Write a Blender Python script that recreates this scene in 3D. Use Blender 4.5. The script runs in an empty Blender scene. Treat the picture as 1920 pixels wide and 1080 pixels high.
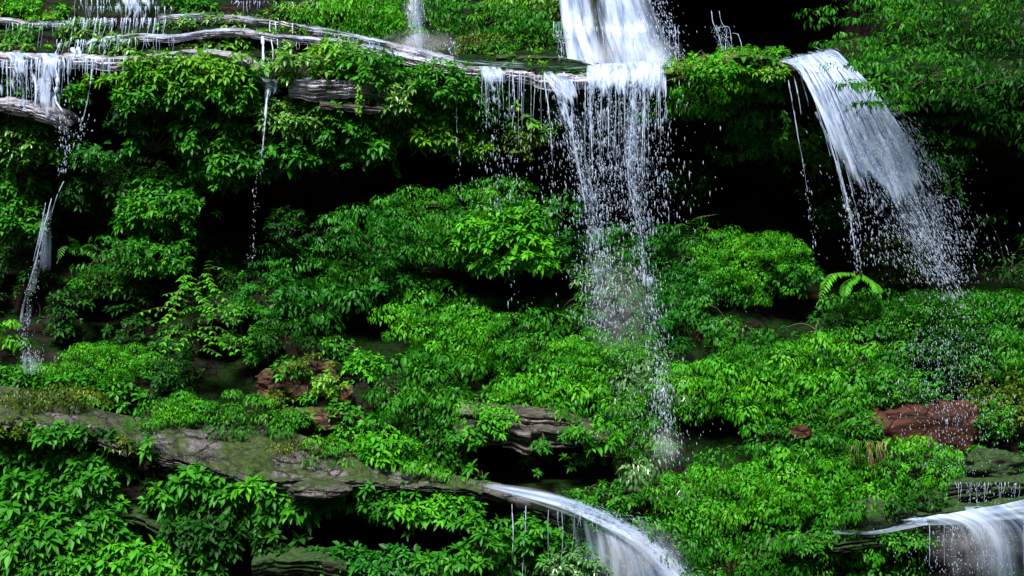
import bpy, math, random
import numpy as np
from math import radians, sin, cos, pi

SC = bpy.context.scene
COL = SC.collection
SEED = 7

# ------------------------------------------------------------------ camera
PITCH = radians(6.0)
DIST = 26.0
FPX = 2600.0
CAM = np.array([0.0, -DIST*cos(PITCH), DIST*sin(PITCH)])
FWD = np.array([0.0, cos(PITCH), -sin(PITCH)])
UPV = np.array([0.0, sin(PITCH), cos(PITCH)])
RGT = np.array([1.0, 0.0, 0.0])

def P(px, py, y):
    """the point at depth y of the cliff that was measured at photo position px,py (works on arrays)"""
    px = np.asarray(px, float); py = np.asarray(py, float); y = np.asarray(y, float)
    px, py, y = np.broadcast_arrays(px, py, y)
    d = FWD*FPX + RGT*(px-960.0)[..., None] + UPV*(540.0-py)[..., None]
    s = (y-CAM[1])/d[..., 1]
    return CAM + d*s[..., None]

cam = bpy.data.cameras.new('camera'); cam_o = bpy.data.objects.new('camera', cam)
COL.objects.link(cam_o)
cam.sensor_width = 36; cam.lens = 36*FPX/1920.0
cam.clip_start = 0.1; cam.clip_end = 2000
cam_o.location = CAM; cam_o.rotation_euler = (pi/2-PITCH, 0, 0)
SC.camera = cam_o

# ------------------------------------------------------------------ numpy noise
def _hash(ix, iy, seed):
    n = (ix.astype(np.int64)*374761393 + iy.astype(np.int64)*668265263 + seed*974711) & 0x7fffffff
    n = ((n ^ (n >> 13))*1274126177) & 0x7fffffff
    n = (n ^ (n >> 16)) & 0xffff
    return n/65535.0
def vnoise(x, y, seed=0):
    x = np.asarray(x, float); y = np.asarray(y, float)
    ix = np.floor(x); iy = np.floor(y); fx = x-ix; fy = y-iy
    fx = fx*fx*(3-2*fx); fy = fy*fy*(3-2*fy)
    a = _hash(ix, iy, seed); b = _hash(ix+1, iy, seed); c = _hash(ix, iy+1, seed); d = _hash(ix+1, iy+1, seed)
    return a*(1-fx)*(1-fy)+b*fx*(1-fy)+c*(1-fx)*fy+d*fx*fy
def fbm(x, y, seed=0, octv=4):
    s = 0; a = 1; t = 0
    for k in range(octv):
        s = s+a*vnoise(np.asarray(x)*2**k, np.asarray(y)*2**k, seed+k*17); t += a; a *= .5
    return s/t-0.5

# ------------------------------------------------------------------ mesh helpers
def mesh_obj(name, verts, faces_flat, fsize, mat, parent=None, smooth=True, attrs=None):
    """faces all of the same size; verts Nx3 in world space"""
    verts = np.ascontiguousarray(verts, np.float32); idx = np.ascontiguousarray(faces_flat, np.int32).ravel()
    me = bpy.data.meshes.new(name)
    nf = len(idx)//fsize
    off = np.zeros(3, np.float32)
    if parent is not None:
        off = np.array(parent['_o'], np.float32)
    v = verts-off
    me.vertices.add(len(v)); me.vertices.foreach_set('co', v.ravel())
    me.loops.add(len(idx)); me.loops.foreach_set('vertex_index', idx)
    me.polygons.add(nf)
    me.polygons.foreach_set('loop_start', np.arange(nf, dtype=np.int32)*fsize)
    if smooth: me.polygons.foreach_set('use_smooth', np.ones(nf, bool))
    me.update(calc_edges=True)
    for k, a in (attrs or {}).items():
        at = me.attributes.new(k, 'FLOAT', 'POINT'); at.data.foreach_set('value', np.ascontiguousarray(a, np.float32))
    me.materials.append(mat)
    o = bpy.data.objects.new(name, me); COL.objects.link(o)
    if parent is not None:
        o.parent = parent
    return o
def empty(name, loc):
    o = bpy.data.objects.new(name, None); COL.objects.link(o)
    o.location = [float(q) for q in loc]; o.empty_display_size = .2
    o['_o'] = [float(q) for q in loc]
    EMPTIES.append(o)
    return o
EMPTIES = []
def tag(o, label=None, cat=None, group=None, kind=None):
    if label: o['label'] = label
    if cat: o['category'] = cat
    if group: o['group'] = group
    if kind: o['kind'] = kind
    return o
def grid_faces(nu, nv):
    i = np.arange(nu-1)[:, None]*nv+np.arange(nv-1)[None, :]
    return np.stack([i, i+nv, i+nv+1, i+1], -1).reshape(-1, 4)
def resample(pts, n):
    pts = np.asarray(pts, float)
    # Catmull-Rom through the points, then n even samples
    p = np.vstack([2*pts[0]-pts[1], pts, 2*pts[-1]-pts[-2]])
    out = []
    for i in range(1, len(p)-2):
        t = np.linspace(0, 1, 24, endpoint=False)[:, None]
        a, b, c, d = p[i-1], p[i], p[i+1], p[i+2]
        out.append(.5*((2*b)+(-a+c)*t+(2*a-5*b+4*c-d)*t**2+(-a+3*b-3*c+d)*t**3))
    q = np.vstack(out+[p[-2][None]])
    L = np.r_[0, np.cumsum(np.linalg.norm(np.diff(q, axis=0), axis=1))]
    s = np.linspace(0, L[-1], n)
    return np.stack([np.interp(s, L, q[:, k]) for k in range(q.shape[1])], 1)
def norm(v):
    return v/np.maximum(np.linalg.norm(v, axis=-1, keepdims=True), 1e-9)
def tubes(paths, radii, sides=4):
    """many polylines -> one quad mesh (open ends)"""
    V = []; F = []; o = 0
    a = np.linspace(0, 2*pi, sides, endpoint=False)
    for p, r in zip(paths, radii):
        p = np.asarray(p, float); n = len(p); r = np.broadcast_to(np.asarray(r, float), (n,))
        t = norm(np.gradient(p, axis=0))
        ref = np.where(np.abs(t[:, 2:3]) > .9, np.array([[1., 0, 0]]), np.array([[0., 0, 1.]]))
        u = norm(np.cross(t, ref)); w = np.cross(t, u)
        ring = p[:, None]+r[:, None, None]*(u[:, None]*np.cos(a)[None, :, None]+w[:, None]*np.sin(a)[None, :, None])
        V.append(ring.reshape(-1, 3))
        i = np.arange(n-1)[:, None]*sides; j = np.arange(sides)[None]
        k = (j+1) % sides
        F.append((np.stack([i+j, i+k, i+sides+k, i+sides+j], -1)+o).reshape(-1, 4)); o += n*sides
    return np.vstack(V), np.vstack(F)

# ------------------------------------------------------------------ materials
def mat_new(name):
    m = bpy.data.materials.new(name); m.use_nodes = True
    nt = m.node_tree
    for n in list(nt.nodes): nt.nodes.remove(n)
    return m, nt, nt.nodes, nt.links
def N(nodes, t, **kw):
    n = nodes.new(t)
    for k, v in kw.items():
        if k.startswith('i_'): n.inputs[k[2:].replace('_', ' ')].default_value = v
        elif k.startswith('n'): n.inputs[int(k[1:])].default_value = v
        else: setattr(n, k, v)
    return n
def ramp(nodes, stops):
    r = nodes.new('ShaderNodeValToRGB')
    e = r.color_ramp.elements
    while len(e) < len(stops): e.new(.5)
    for q, (p, c) in zip(e, stops):
        q.position = p; q.color = (*c, 1) if len(c) == 3 else c
    return r

def leaf_mat(name, dark, mid, light, rough=.38, transl=.28, spec=.5):
    m, nt, nd, lk = mat_new(name)
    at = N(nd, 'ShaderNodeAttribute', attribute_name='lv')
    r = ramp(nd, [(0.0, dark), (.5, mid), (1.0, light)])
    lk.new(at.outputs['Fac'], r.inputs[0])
    b = N(nd, 'ShaderNodeBsdfPrincipled'); b.inputs['Roughness'].default_value = rough
    b.inputs['Specular IOR Level'].default_value = spec
    lk.new(r.outputs[0], b.inputs['Base Color'])
    t = N(nd, 'ShaderNodeBsdfTranslucent')
    mx = N(nd, 'ShaderNodeMixShader'); mx.inputs[0].default_value = transl
    h = N(nd, 'ShaderNodeMix', data_type='RGBA'); h.blend_type = 'MULTIPLY'; h.inputs[0].default_value = 1
    h.inputs[7].default_value = (1.15, 1.25, .5, 1)
    lk.new(r.outputs[0], h.inputs[6]); lk.new(h.outputs[2], t.inputs['Color'])
    lk.new(b.outputs[0], mx.inputs[1]); lk.new(t.outputs[0], mx.inputs[2])
    o = N(nd, 'ShaderNodeOutputMaterial'); lk.new(mx.outputs[0], o.inputs[0])
    return m
LEAF = {
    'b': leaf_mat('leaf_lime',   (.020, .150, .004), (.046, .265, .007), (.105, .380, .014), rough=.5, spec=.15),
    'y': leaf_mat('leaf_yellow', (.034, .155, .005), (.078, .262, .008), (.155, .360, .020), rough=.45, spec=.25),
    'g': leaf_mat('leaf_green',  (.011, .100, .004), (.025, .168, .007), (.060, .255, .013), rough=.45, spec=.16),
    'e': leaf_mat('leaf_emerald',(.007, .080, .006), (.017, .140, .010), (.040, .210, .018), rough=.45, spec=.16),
    'k': leaf_mat('leaf_deep_shade',   (.004, .038, .003), (.009, .066, .004), (.022, .110, .008), rough=.5, spec=.15),  # deep green, also painted darker for plants in shaded recesses
    'p': leaf_mat('leaf_pale_sheen',   (.034, .140, .012), (.085, .245, .028), (.210, .370, .100), rough=.30),  # wet sheen and brighter light are mixed into this leaf colour
    'o': leaf_mat('leaf_olive',  (.022, .055, .003), (.048, .100, .005), (.100, .150, .012), spec=.2),
    'w': leaf_mat('leaf_misted', (.032, .110, .028), (.075, .190, .055), (.160, .290, .110), rough=.25),
}
def stem_mat():
    m, nt, nd, lk = mat_new('stem_bark')
    tc = N(nd, 'ShaderNodeTexCoord')
    n = N(nd, 'ShaderNodeTexNoise'); n.inputs['Scale'].default_value = 20
    lk.new(tc.outputs['Object'], n.inputs['Vector'])
    r = ramp(nd, [(.3, (.030, .022, .012)), (.7, (.075, .060, .034))]); lk.new(n.outputs[0], r.inputs[0])
    b = N(nd, 'ShaderNodeBsdfPrincipled'); b.inputs['Roughness'].default_value = .7
    lk.new(r.outputs[0], b.inputs['Base Color'])
    o = N(nd, 'ShaderNodeOutputMaterial'); lk.new(b.outputs[0], o.inputs[0]); return m
STEM = stem_mat()

def rock_mat(name, c1, c2, c3, moss=(.035, .075, .010), moss_amt=.5, rough=.35, top_moss=0.5, strata=9.0, sscale=1.0, spec=.35, hs=.55):
    """layered wet rock: c1 dark joints, c2 body, c3 pale bands; moss grows on upward faces and in patches"""
    m, nt, nd, lk = mat_new(name)
    ge = N(nd, 'ShaderNodeNewGeometry')
    mp = N(nd, 'ShaderNodeMapping'); mp.inputs['Scale'].default_value = (hs*sscale, hs*sscale, strata*sscale)
    lk.new(ge.outputs['Position'], mp.inputs[0])
    n1 = N(nd, 'ShaderNodeTexNoise'); n1.inputs['Scale'].default_value = 1.0; n1.inputs['Detail'].default_value = 8; n1.inputs['Roughness'].default_value = .65
    lk.new(mp.outputs[0], n1.inputs['Vector'])
    n2 = N(nd, 'ShaderNodeTexNoise'); n2.inputs['Scale'].default_value = 2.2; n2.inputs['Detail'].default_value = 10; n2.inputs['Roughness'].default_value = .7
    lk.new(ge.outputs['Position'], n2.inputs['Vector'])
    mixn = N(nd, 'ShaderNodeMath', operation='MULTIPLY_ADD'); mixn.inputs[1].default_value = .55
    lk.new(n1.outputs[0], mixn.inputs[0])
    h = N(nd, 'ShaderNodeMath', operation='MULTIPLY'); h.inputs[1].default_value = .45; lk.new(n2.outputs[0], h.inputs[0])
    lk.new(h.outputs[0], mixn.inputs[2])
    r = ramp(nd, [(.36, c1), (.48, c2), (.60, c3), (.72, tuple(min(1, q*1.25) for q in c3))]); lk.new(mixn.outputs[0], r.inputs[0])
    vo = N(nd, 'ShaderNodeTexVoronoi', feature='DISTANCE_TO_EDGE'); vo.inputs['Scale'].default_value = 2.6
    dw = N(nd, 'ShaderNodeVectorMath', operation='MULTIPLY_ADD'); dw.inputs[1].default_value = (.35, .35, .35); lk.new(n2.outputs['Color'], dw.inputs[0]); lk.new(ge.outputs['Position'], dw.inputs[2])
    m2_ = N(nd, 'ShaderNodeMapping'); m2_.inputs['Scale'].default_value = (.7, 1, 1.8); lk.new(dw.outputs[0], m2_.inputs[0]); lk.new(m2_.outputs[0], vo.inputs['Vector'])
    ck = N(nd, 'ShaderNodeMapRange'); ck.inputs[2].default_value = .05; lk.new(vo.outputs['Distance'], ck.inputs[0])
    gr = N(nd, 'ShaderNodeTexNoise'); gr.inputs['Scale'].default_value = 22; gr.inputs['Detail'].default_value = 6; gr.inputs['Roughness'].default_value = .7; lk.new(ge.outputs['Position'], gr.inputs['Vector'])
    hg = N(nd, 'ShaderNodeMath', operation='MULTIPLY_ADD'); hg.inputs[1].default_value = .35; lk.new(gr.outputs[0], hg.inputs[0]); lk.new(mixn.outputs[0], hg.inputs[2])
    hc = N(nd, 'ShaderNodeMath', operation='MULTIPLY_ADD'); hc.inputs[1].default_value = .35; lk.new(ck.outputs[0], hc.inputs[0]); lk.new(hg.outputs[0], hc.inputs[2])
    # moss
    n3 = N(nd, 'ShaderNodeTexNoise'); n3.inputs['Scale'].default_value = 1.3; n3.inputs['Detail'].default_value = 9; n3.inputs['Roughness'].default_value = .72
    lk.new(ge.outputs['Position'], n3.inputs['Vector'])
    sx = N(nd, 'ShaderNodeSeparateXYZ'); lk.new(ge.outputs['Normal'], sx.inputs[0])
    up = N(nd, 'ShaderNodeMath', operation='MULTIPLY_ADD'); up.inputs[1].default_value = top_moss; 
    lk.new(sx.outputs['Z'], up.inputs[0]); lk.new(n3.outputs[0], up.inputs[2])
    mr = N(nd, 'ShaderNodeMapRange'); mr.inputs[1].default_value = 1.02-moss_amt*.75; mr.inputs[2].default_value = 1.14-moss_amt*.75
    lk.new(up.outputs[0], mr.inputs[0])
    mn = N(nd, 'ShaderNodeTexNoise'); mn.inputs['Scale'].default_value = 14; mn.inputs['Detail'].default_value = 5
    lk.new(ge.outputs['Position'], mn.inputs['Vector'])
    mc = ramp(nd, [(.35, tuple(q*.55 for q in moss)), (.65, tuple(q*1.5 for q in moss))]); lk.new(mn.outputs[0], mc.inputs[0])
    mx = N(nd, 'ShaderNodeMix', data_type='RGBA'); lk.new(mr.outputs[0], mx.inputs[0]); lk.new(mc.outputs[0], mx.inputs[7])
    ckm = N(nd, 'ShaderNodeMapRange'); ckm.inputs[3].default_value = .25; lk.new(ck.outputs[0], ckm.inputs[0])
    cm = N(nd, 'ShaderNodeMix', data_type='RGBA'); cm.blend_type = 'MULTIPLY'; cm.inputs[0].default_value = 1; lk.new(r.outputs[0], cm.inputs[6]); lk.new(ckm.outputs[0], cm.inputs[7]); lk.new(cm.outputs[2], mx.inputs[6])
    rg = N(nd, 'ShaderNodeMapRange'); rg.inputs[3].default_value = rough; rg.inputs[4].default_value = .85; lk.new(mr.outputs[0], rg.inputs[0])
    bp = N(nd, 'ShaderNodeBump'); bp.inputs['Strength'].default_value = .8; bp.inputs['Distance'].default_value = .06
    lk.new(hc.outputs[0], bp.inputs['Height'])
    b = N(nd, 'ShaderNodeBsdfPrincipled'); b.inputs['Specular IOR Level'].default_value = spec
    lk.new(mx.outputs[2], b.inputs['Base Color']); lk.new(rg.outputs[0], b.inputs['Roughness']); lk.new(bp.outputs[0], b.inputs['Normal'])
    o = N(nd, 'ShaderNodeOutputMaterial'); lk.new(b.outputs[0], o.inputs[0])
    return m
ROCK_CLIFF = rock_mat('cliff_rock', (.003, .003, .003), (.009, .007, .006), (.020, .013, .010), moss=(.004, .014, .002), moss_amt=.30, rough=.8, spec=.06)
ROCK_WET_SHEEN   = rock_mat('wet_ledge_rock_sky_sheen', (.06, .055, .06), (.26, .245, .28), (.56, .54, .62), moss=(.04, .07, .010), moss_amt=.24, rough=.18, top_moss=.12, strata=5.5, sscale=1.5, hs=1.5)  # pale lavender tones paint the sky's reflection on the wet rock
ROCK_SLAB  = rock_mat('slab_rock', (.012, .011, .010), (.030, .027, .025), (.085, .074, .076), moss=(.018, .036, .003), moss_amt=.62, rough=.24, top_moss=.16, strata=5)
ROCK_RED   = rock_mat('red_rock', (.012, .005, .004), (.040, .011, .006), (.078, .025, .013), moss=(.05, .065, .012), moss_amt=.42, rough=.7, spec=.2, top_moss=.15, strata=4)
ROCK_GREY  = rock_mat('grey_rock', (.008, .007, .006), (.055, .047, .042), (.15, .13, .115), moss=(.020, .040, .005), moss_amt=.48, rough=.4, top_moss=.2, strata=10)
ROCK_BROWN = rock_mat('brown_rock', (.014, .007, .004), (.060, .028, .015), (.135, .080, .056), moss=(.06, .080, .012), moss_amt=.55, rough=.7, spec=.2, top_moss=.2, strata=6)
ROCK_MOSS  = rock_mat('mossy_rock', (.014, .011, .009), (.03, .02, .015), (.06, .045, .035), moss=(.012, .036, .004), moss_amt=.85, rough=.4, top_moss=.3, strata=5)

def water_mat(name, alpha_tex=False, su=14., sv=1.1, col=(.60, .69, .85), lo=.42, hi=.62, amax=1.0):
    m, nt, nd, lk = mat_new(name)
    b = N(nd, 'ShaderNodeBsdfPrincipled'); b.inputs['Base Color'].default_value = (*col, 1); b.inputs['Roughness'].default_value = .25
    t = N(nd, 'ShaderNodeBsdfTranslucent'); t.inputs['Color'].default_value = (*col, 1)
    mx = N(nd, 'ShaderNodeMixShader'); mx.inputs[0].default_value = .45
    lk.new(b.outputs[0], mx.inputs[1]); lk.new(t.outputs[0], mx.inputs[2])
    o = N(nd, 'ShaderNodeOutputMaterial')
    if not alpha_tex:
        lk.new(mx.outputs[0], o.inputs[0]); return m
    au = N(nd, 'ShaderNodeAttribute', attribute_name='wu'); av = N(nd, 'ShaderNodeAttribute', attribute_name='wv'); ad = N(nd, 'ShaderNodeAttribute', attribute_name='thick')
    def streak(su, sv, det, z):
        cx = N(nd, 'ShaderNodeCombineXYZ'); cx.inputs[2].default_value = z
        a = N(nd, 'ShaderNodeMath', operation='MULTIPLY'); a.inputs[1].default_value = su; lk.new(au.outputs['Fac'], a.inputs[0])
        c = N(nd, 'ShaderNodeMath', operation='MULTIPLY'); c.inputs[1].default_value = sv; lk.new(av.outputs['Fac'], c.inputs[0])
        lk.new(a.outputs[0], cx.inputs[0]); lk.new(c.outputs[0], cx.inputs[1])
        n = N(nd, 'ShaderNodeTexNoise'); n.inputs['Scale'].default_value = 1; n.inputs['Detail'].default_value = det; n.inputs['Roughness'].default_value = .6
        n.inputs['Distortion'].default_value = .3
        lk.new(cx.outputs[0], n.inputs['Vector']); return n
    n1 = streak(su, sv, 6, 1.3); n2 = streak(su*.22, sv*.5, 3, 8.1)
    n4 = streak(su*.6, sv*.8, 5, 21.7)
    wr = ramp(nd, [(.34, (.20, .30, .48)), (.60, (.64, .74, .92))]); lk.new(n4.outputs[0], wr.inputs[0])
    lk.new(wr.outputs[0], b.inputs['Base Color']); lk.new(wr.outputs[0], t.inputs['Color'])
    bp = N(nd, 'ShaderNodeBump'); bp.inputs['Strength'].default_value = .6; bp.inputs['Distance'].default_value = .05
    lk.new(n1.outputs[0], bp.inputs['Height']); lk.new(bp.outputs[0], b.inputs['Normal'])
    ad1 = N(nd, 'ShaderNodeMath', operation='MULTIPLY_ADD'); ad1.inputs[1].default_value = .6; lk.new(n1.outputs[0], ad1.inputs[0])
    s2 = N(nd, 'ShaderNodeMath', operation='MULTIPLY'); s2.inputs[1].default_value = .4; lk.new(n2.outputs[0], s2.inputs[0]); lk.new(s2.outputs[0], ad1.inputs[2])
    # thick 0..1 shifts the threshold: more water, fewer gaps
    th = N(nd, 'ShaderNodeMath', operation='MULTIPLY_ADD'); th.inputs[1].default_value = .5; th.inputs[2].default_value = -.25
    lk.new(ad.outputs['Fac'], th.inputs[0])
    sm = N(nd, 'ShaderNodeMath', operation='ADD'); lk.new(ad1.outputs[0], sm.inputs[0]); lk.new(th.outputs[0], sm.inputs[1])
    mr = N(nd, 'ShaderNodeMapRange', interpolation_type='SMOOTHSTEP'); mr.inputs[1].default_value = lo; mr.inputs[2].default_value = hi; mr.inputs[4].default_value = amax
    lk.new(sm.outputs[0], mr.inputs[0])
    tr = N(nd, 'ShaderNodeBsdfTransparent')
    m2 = N(nd, 'ShaderNodeMixShader'); lk.new(mr.outputs[0], m2.inputs[0]); lk.new(tr.outputs[0], m2.inputs[1]); lk.new(mx.outputs[0], m2.inputs[2])
    lk.new(m2.outputs[0], o.inputs[0])
    return m
W_STRAND = water_mat('white_water')
W_SHEET = water_mat('water_sheet', True, su=13, sv=1.2, lo=.40, hi=.62)
W_SOFT = water_mat('water_veil', True, su=7, sv=.55, lo=.30, hi=.78, amax=.92)
W_DROP = water_mat('water_drops')
_n = W_DROP.node_tree; _o = [q for q in _n.nodes if q.type == 'OUTPUT_MATERIAL'][0]; _s = _o.inputs[0].links[0].from_socket
_t = _n.nodes.new('ShaderNodeBsdfTransparent'); _m = _n.nodes.new('ShaderNodeMixShader'); _m.inputs[0].default_value = .68
_n.links.new(_t.outputs[0], _m.inputs[1]); _n.links.new(_s, _m.inputs[2]); _n.links.new(_m.outputs[0], _o.inputs[0])
W_ROPE = water_mat('water_rope', True, su=26, sv=8, lo=.44, hi=.56)
W_VEIL = water_mat('fine_water_veil', True, su=26, sv=2.0, lo=.40, hi=.75, amax=.75)
W_FOAM = water_mat('water_foam', True, su=20, sv=3.2, lo=.42, hi=.58)

# ------------------------------------------------------------------ world + sun
SUN_EL = radians(60); SUN_AZ = radians(200)   # compass style: from the viewer's side, a little from the left
w = bpy.data.worlds.new('World'); SC.world = w; w.use_nodes = True
nt = w.node_tree; nt.nodes.clear()
sky = nt.nodes.new('ShaderNodeTexSky'); sky.sky_type = 'NISHITA'; sky.sun_disc = False
sky.sun_elevation = SUN_EL; sky.sun_rotation = SUN_AZ
bg = nt.nodes.new('ShaderNodeBackground'); bg.inputs[1].default_value = 0.065
ow = nt.nodes.new('ShaderNodeOutputWorld')
nt.links.new(sky.outputs[0], bg.inputs[0]); nt.links.new(bg.outputs[0], ow.inputs[0])
sl = bpy.data.lights.new('sun', 'SUN'); sl.energy = 4.0; sl.angle = radians(14); sl.color = (1, .97, .92)
so = bpy.data.objects.new('sun', sl); COL.objects.link(so)
dirv = np.array([sin(SUN_AZ)*cos(SUN_EL), cos(SUN_AZ)*cos(SUN_EL), sin(SUN_EL)])
from mathutils import Vector
so.rotation_euler = Vector((float(-dirv[0]), float(-dirv[1]), float(-dirv[2]))).to_track_quat('-Z', 'Y').to_euler()
so.location = (0, -10, 30)
SC.view_settings.view_transform = 'Standard'; SC.view_settings.look = 'None'
SC.view_settings.exposure = 1.35; SC.view_settings.gamma = 1
SC.view_settings.use_curve_mapping = False
SC.cycles.max_bounces = 6; SC.cycles.diffuse_bounces = 2; SC.cycles.glossy_bounces = 2
SC.cycles.transparent_max_bounces = 24; SC.cycles.transmission_bounces = 3
SC.cycles.use_adaptive_sampling = True
SC.cycles.use_denoising = True
# ------------------------------------------------------------------ the cliff: depth of the rock face
COLS = np.array([-900, -300, 0, 300, 600, 900, 1100, 1300, 1500, 1700, 1920, 2600], float)
ROWS = np.array([-900, -300, 0, 95, 117, 128, 165, 235, 350, 500, 640, 740, 800, 860, 920, 1000, 1080, 1250, 1500], float)
BASE = np.array([12.0, 6.5, 4.0, 2.6, 1.5, .9, .9, 1.5, 2.0, 1.5, .6, -.3, -.9, -1.3, -1.7, -2.1, -2.6, -3.6, -5.6])
TAB = np.repeat(BASE[:, None], len(COLS), 1)
TAB[2:4, 0:5] -= .9            # upper left: ledges step back less
TAB[0, 7:9] -= 6; TAB[1, 7:9] -= 2.2; TAB[2, 7:9] += 3.0; TAB[3, 7:9] += 3.8; TAB[4, 7:9] += 3.6    # black cave at the top; overhang above view added to shade it
TAB[:7, 9:] -= 1.2; TAB[7:10, 10:] -= .4
TAB[13:, 6:] -= .5             # lower right comes forward
TAB[10:13, 7:] -= .35
TAB[13:18, 0:5] += .45         # hollow below the long slab
RECESS = [(205, 235, 55, 60, 1.0), (490, 410, 95, 80, 1.3), (800, 315, 95, 45, 1.1), (950, 545, 110, 50, 1.1), (1310, 330, 90, 120, 1.6),
          (1500, 420, 120, 90, 1.7), (200, 600, 80, 50, 1.0), (680, 615, 45, 40, .7), (1350, 800, 55, 35, .9), (1600, 470, 90, 80, 1.2),
          (1400, 45, 160, 75, 3.0), (1860, 400, 90, 120, 1.4), (780, 1000, 110, 40, .8), (1000, 875, 190, 24, .9), (30, 560, 40, 60, .8),
          (255, 920, 45, 60, .8), (120, 950, 90, 30, .6), (600, 1000, 90, 30, .6), (150, 450, 40, 60, .8), (430, 680, 60, 50, .7), (1490, 590, 60, 30, .6),
          (1120, 360, 170, 90, .8), (1010, 330, 60, 70, .6)]
def D0(px, py):
    px = np.asarray(px, float); py = np.asarray(py, float)
    ci = np.clip(np.searchsorted(COLS, px)-1, 0, len(COLS)-2); ri = np.clip(np.searchsorted(ROWS, py)-1, 0, len(ROWS)-2)
    fx = np.clip((px-COLS[ci])/(COLS[ci+1]-COLS[ci]), 0, 1); fy = np.clip((py-ROWS[ri])/(ROWS[ri+1]-ROWS[ri]), 0, 1)
    fx = fx*fx*(3-2*fx)
    return TAB[ri, ci]*(1-fx)*(1-fy)+TAB[ri, ci+1]*fx*(1-fy)+TAB[ri+1, ci]*(1-fx)*fy+TAB[ri+1, ci+1]*fx*fy
def recess(px, py):
    s = 0
    for cx, cy, rx, ry, d in RECESS:
        s = s+1.3*d*np.exp(-((px-cx)/rx)**2-((py-cy)/ry)**2)
    return s
def DR(px, py):
    px = np.asarray(px, float); py = np.asarray(py, float)
    d = D0(px, py)+recess(px, py)
    wy = py+60*fbm(px/240, py/240, 3, 3)
    k = wy/46.0; st = (np.floor(k)+np.clip((k-np.floor(k))*3-1, 0, 1)-k)       # strata: stepped courses
    d = d+.22*st+.9*fbm(px/170, py/120, 11, 4)+.25*fbm(px/40, py/22, 19, 3)
    return d
gx = np.arange(-900, 2601, 8.0); gy = np.arange(-900, 1501, 8.0)
GX, GY = np.meshgrid(gx, gy, indexing='ij')
DG = DR(GX, GY)
cv = P(GX, GY, DG)
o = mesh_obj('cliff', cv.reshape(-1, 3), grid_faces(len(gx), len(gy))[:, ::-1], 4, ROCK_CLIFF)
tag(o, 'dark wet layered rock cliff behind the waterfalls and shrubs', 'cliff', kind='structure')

# ground sheet and an added gorge side (behind the viewer)
GZ = -8.6
gm, nt_, nd, lk = mat_new('forest_floor')
b = N(nd, 'ShaderNodeBsdfPrincipled'); b.inputs['Roughness'].default_value = .9
ge = N(nd, 'ShaderNodeNewGeometry'); n = N(nd, 'ShaderNodeTexNoise'); n.inputs['Scale'].default_value = .6; n.inputs['Detail'].default_value = 8
lk.new(ge.outputs['Position'], n.inputs['Vector'])
r = ramp(nd, [(.35, (.014, .022, .008)), (.65, (.035, .055, .014))]); lk.new(n.outputs[0], r.inputs[0]); lk.new(r.outputs[0], b.inputs['Base Color'])
o_ = N(nd, 'ShaderNodeOutputMaterial'); lk.new(b.outputs[0], o_.inputs[0])
S = 900.0
o = mesh_obj('ground', [(-S, -S, GZ), (S, -S, GZ), (S, S, GZ), (-S, S, GZ)], [[0, 1, 2, 3]], 4, gm, smooth=False)
tag(o, 'dark forest ground below the cliff', 'ground', kind='structure')
# unseen slope curving round behind the viewpoint, added to block low sky light
na, nh = 90, 26
ang = np.linspace(radians(-200), radians(20), na); hh = np.linspace(0, 1, nh)
A, H = np.meshgrid(ang, hh, indexing='ij')
RR = 34+13*H+4*fbm(A*6, H*6, 5, 4)
hx = RR*np.cos(A)*1.15; hy = -8+RR*np.sin(A); hz = GZ-.2+H*(34+10*fbm(A*3, H*0+2, 9, 3))
o = mesh_obj('hill', np.stack([hx, hy, hz], -1).reshape(-1, 3), grid_faces(na, nh), 4, gm)
tag(o, 'unseen dark slope opposite the cliff, added to block low sky light', 'hill', kind='structure')

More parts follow.
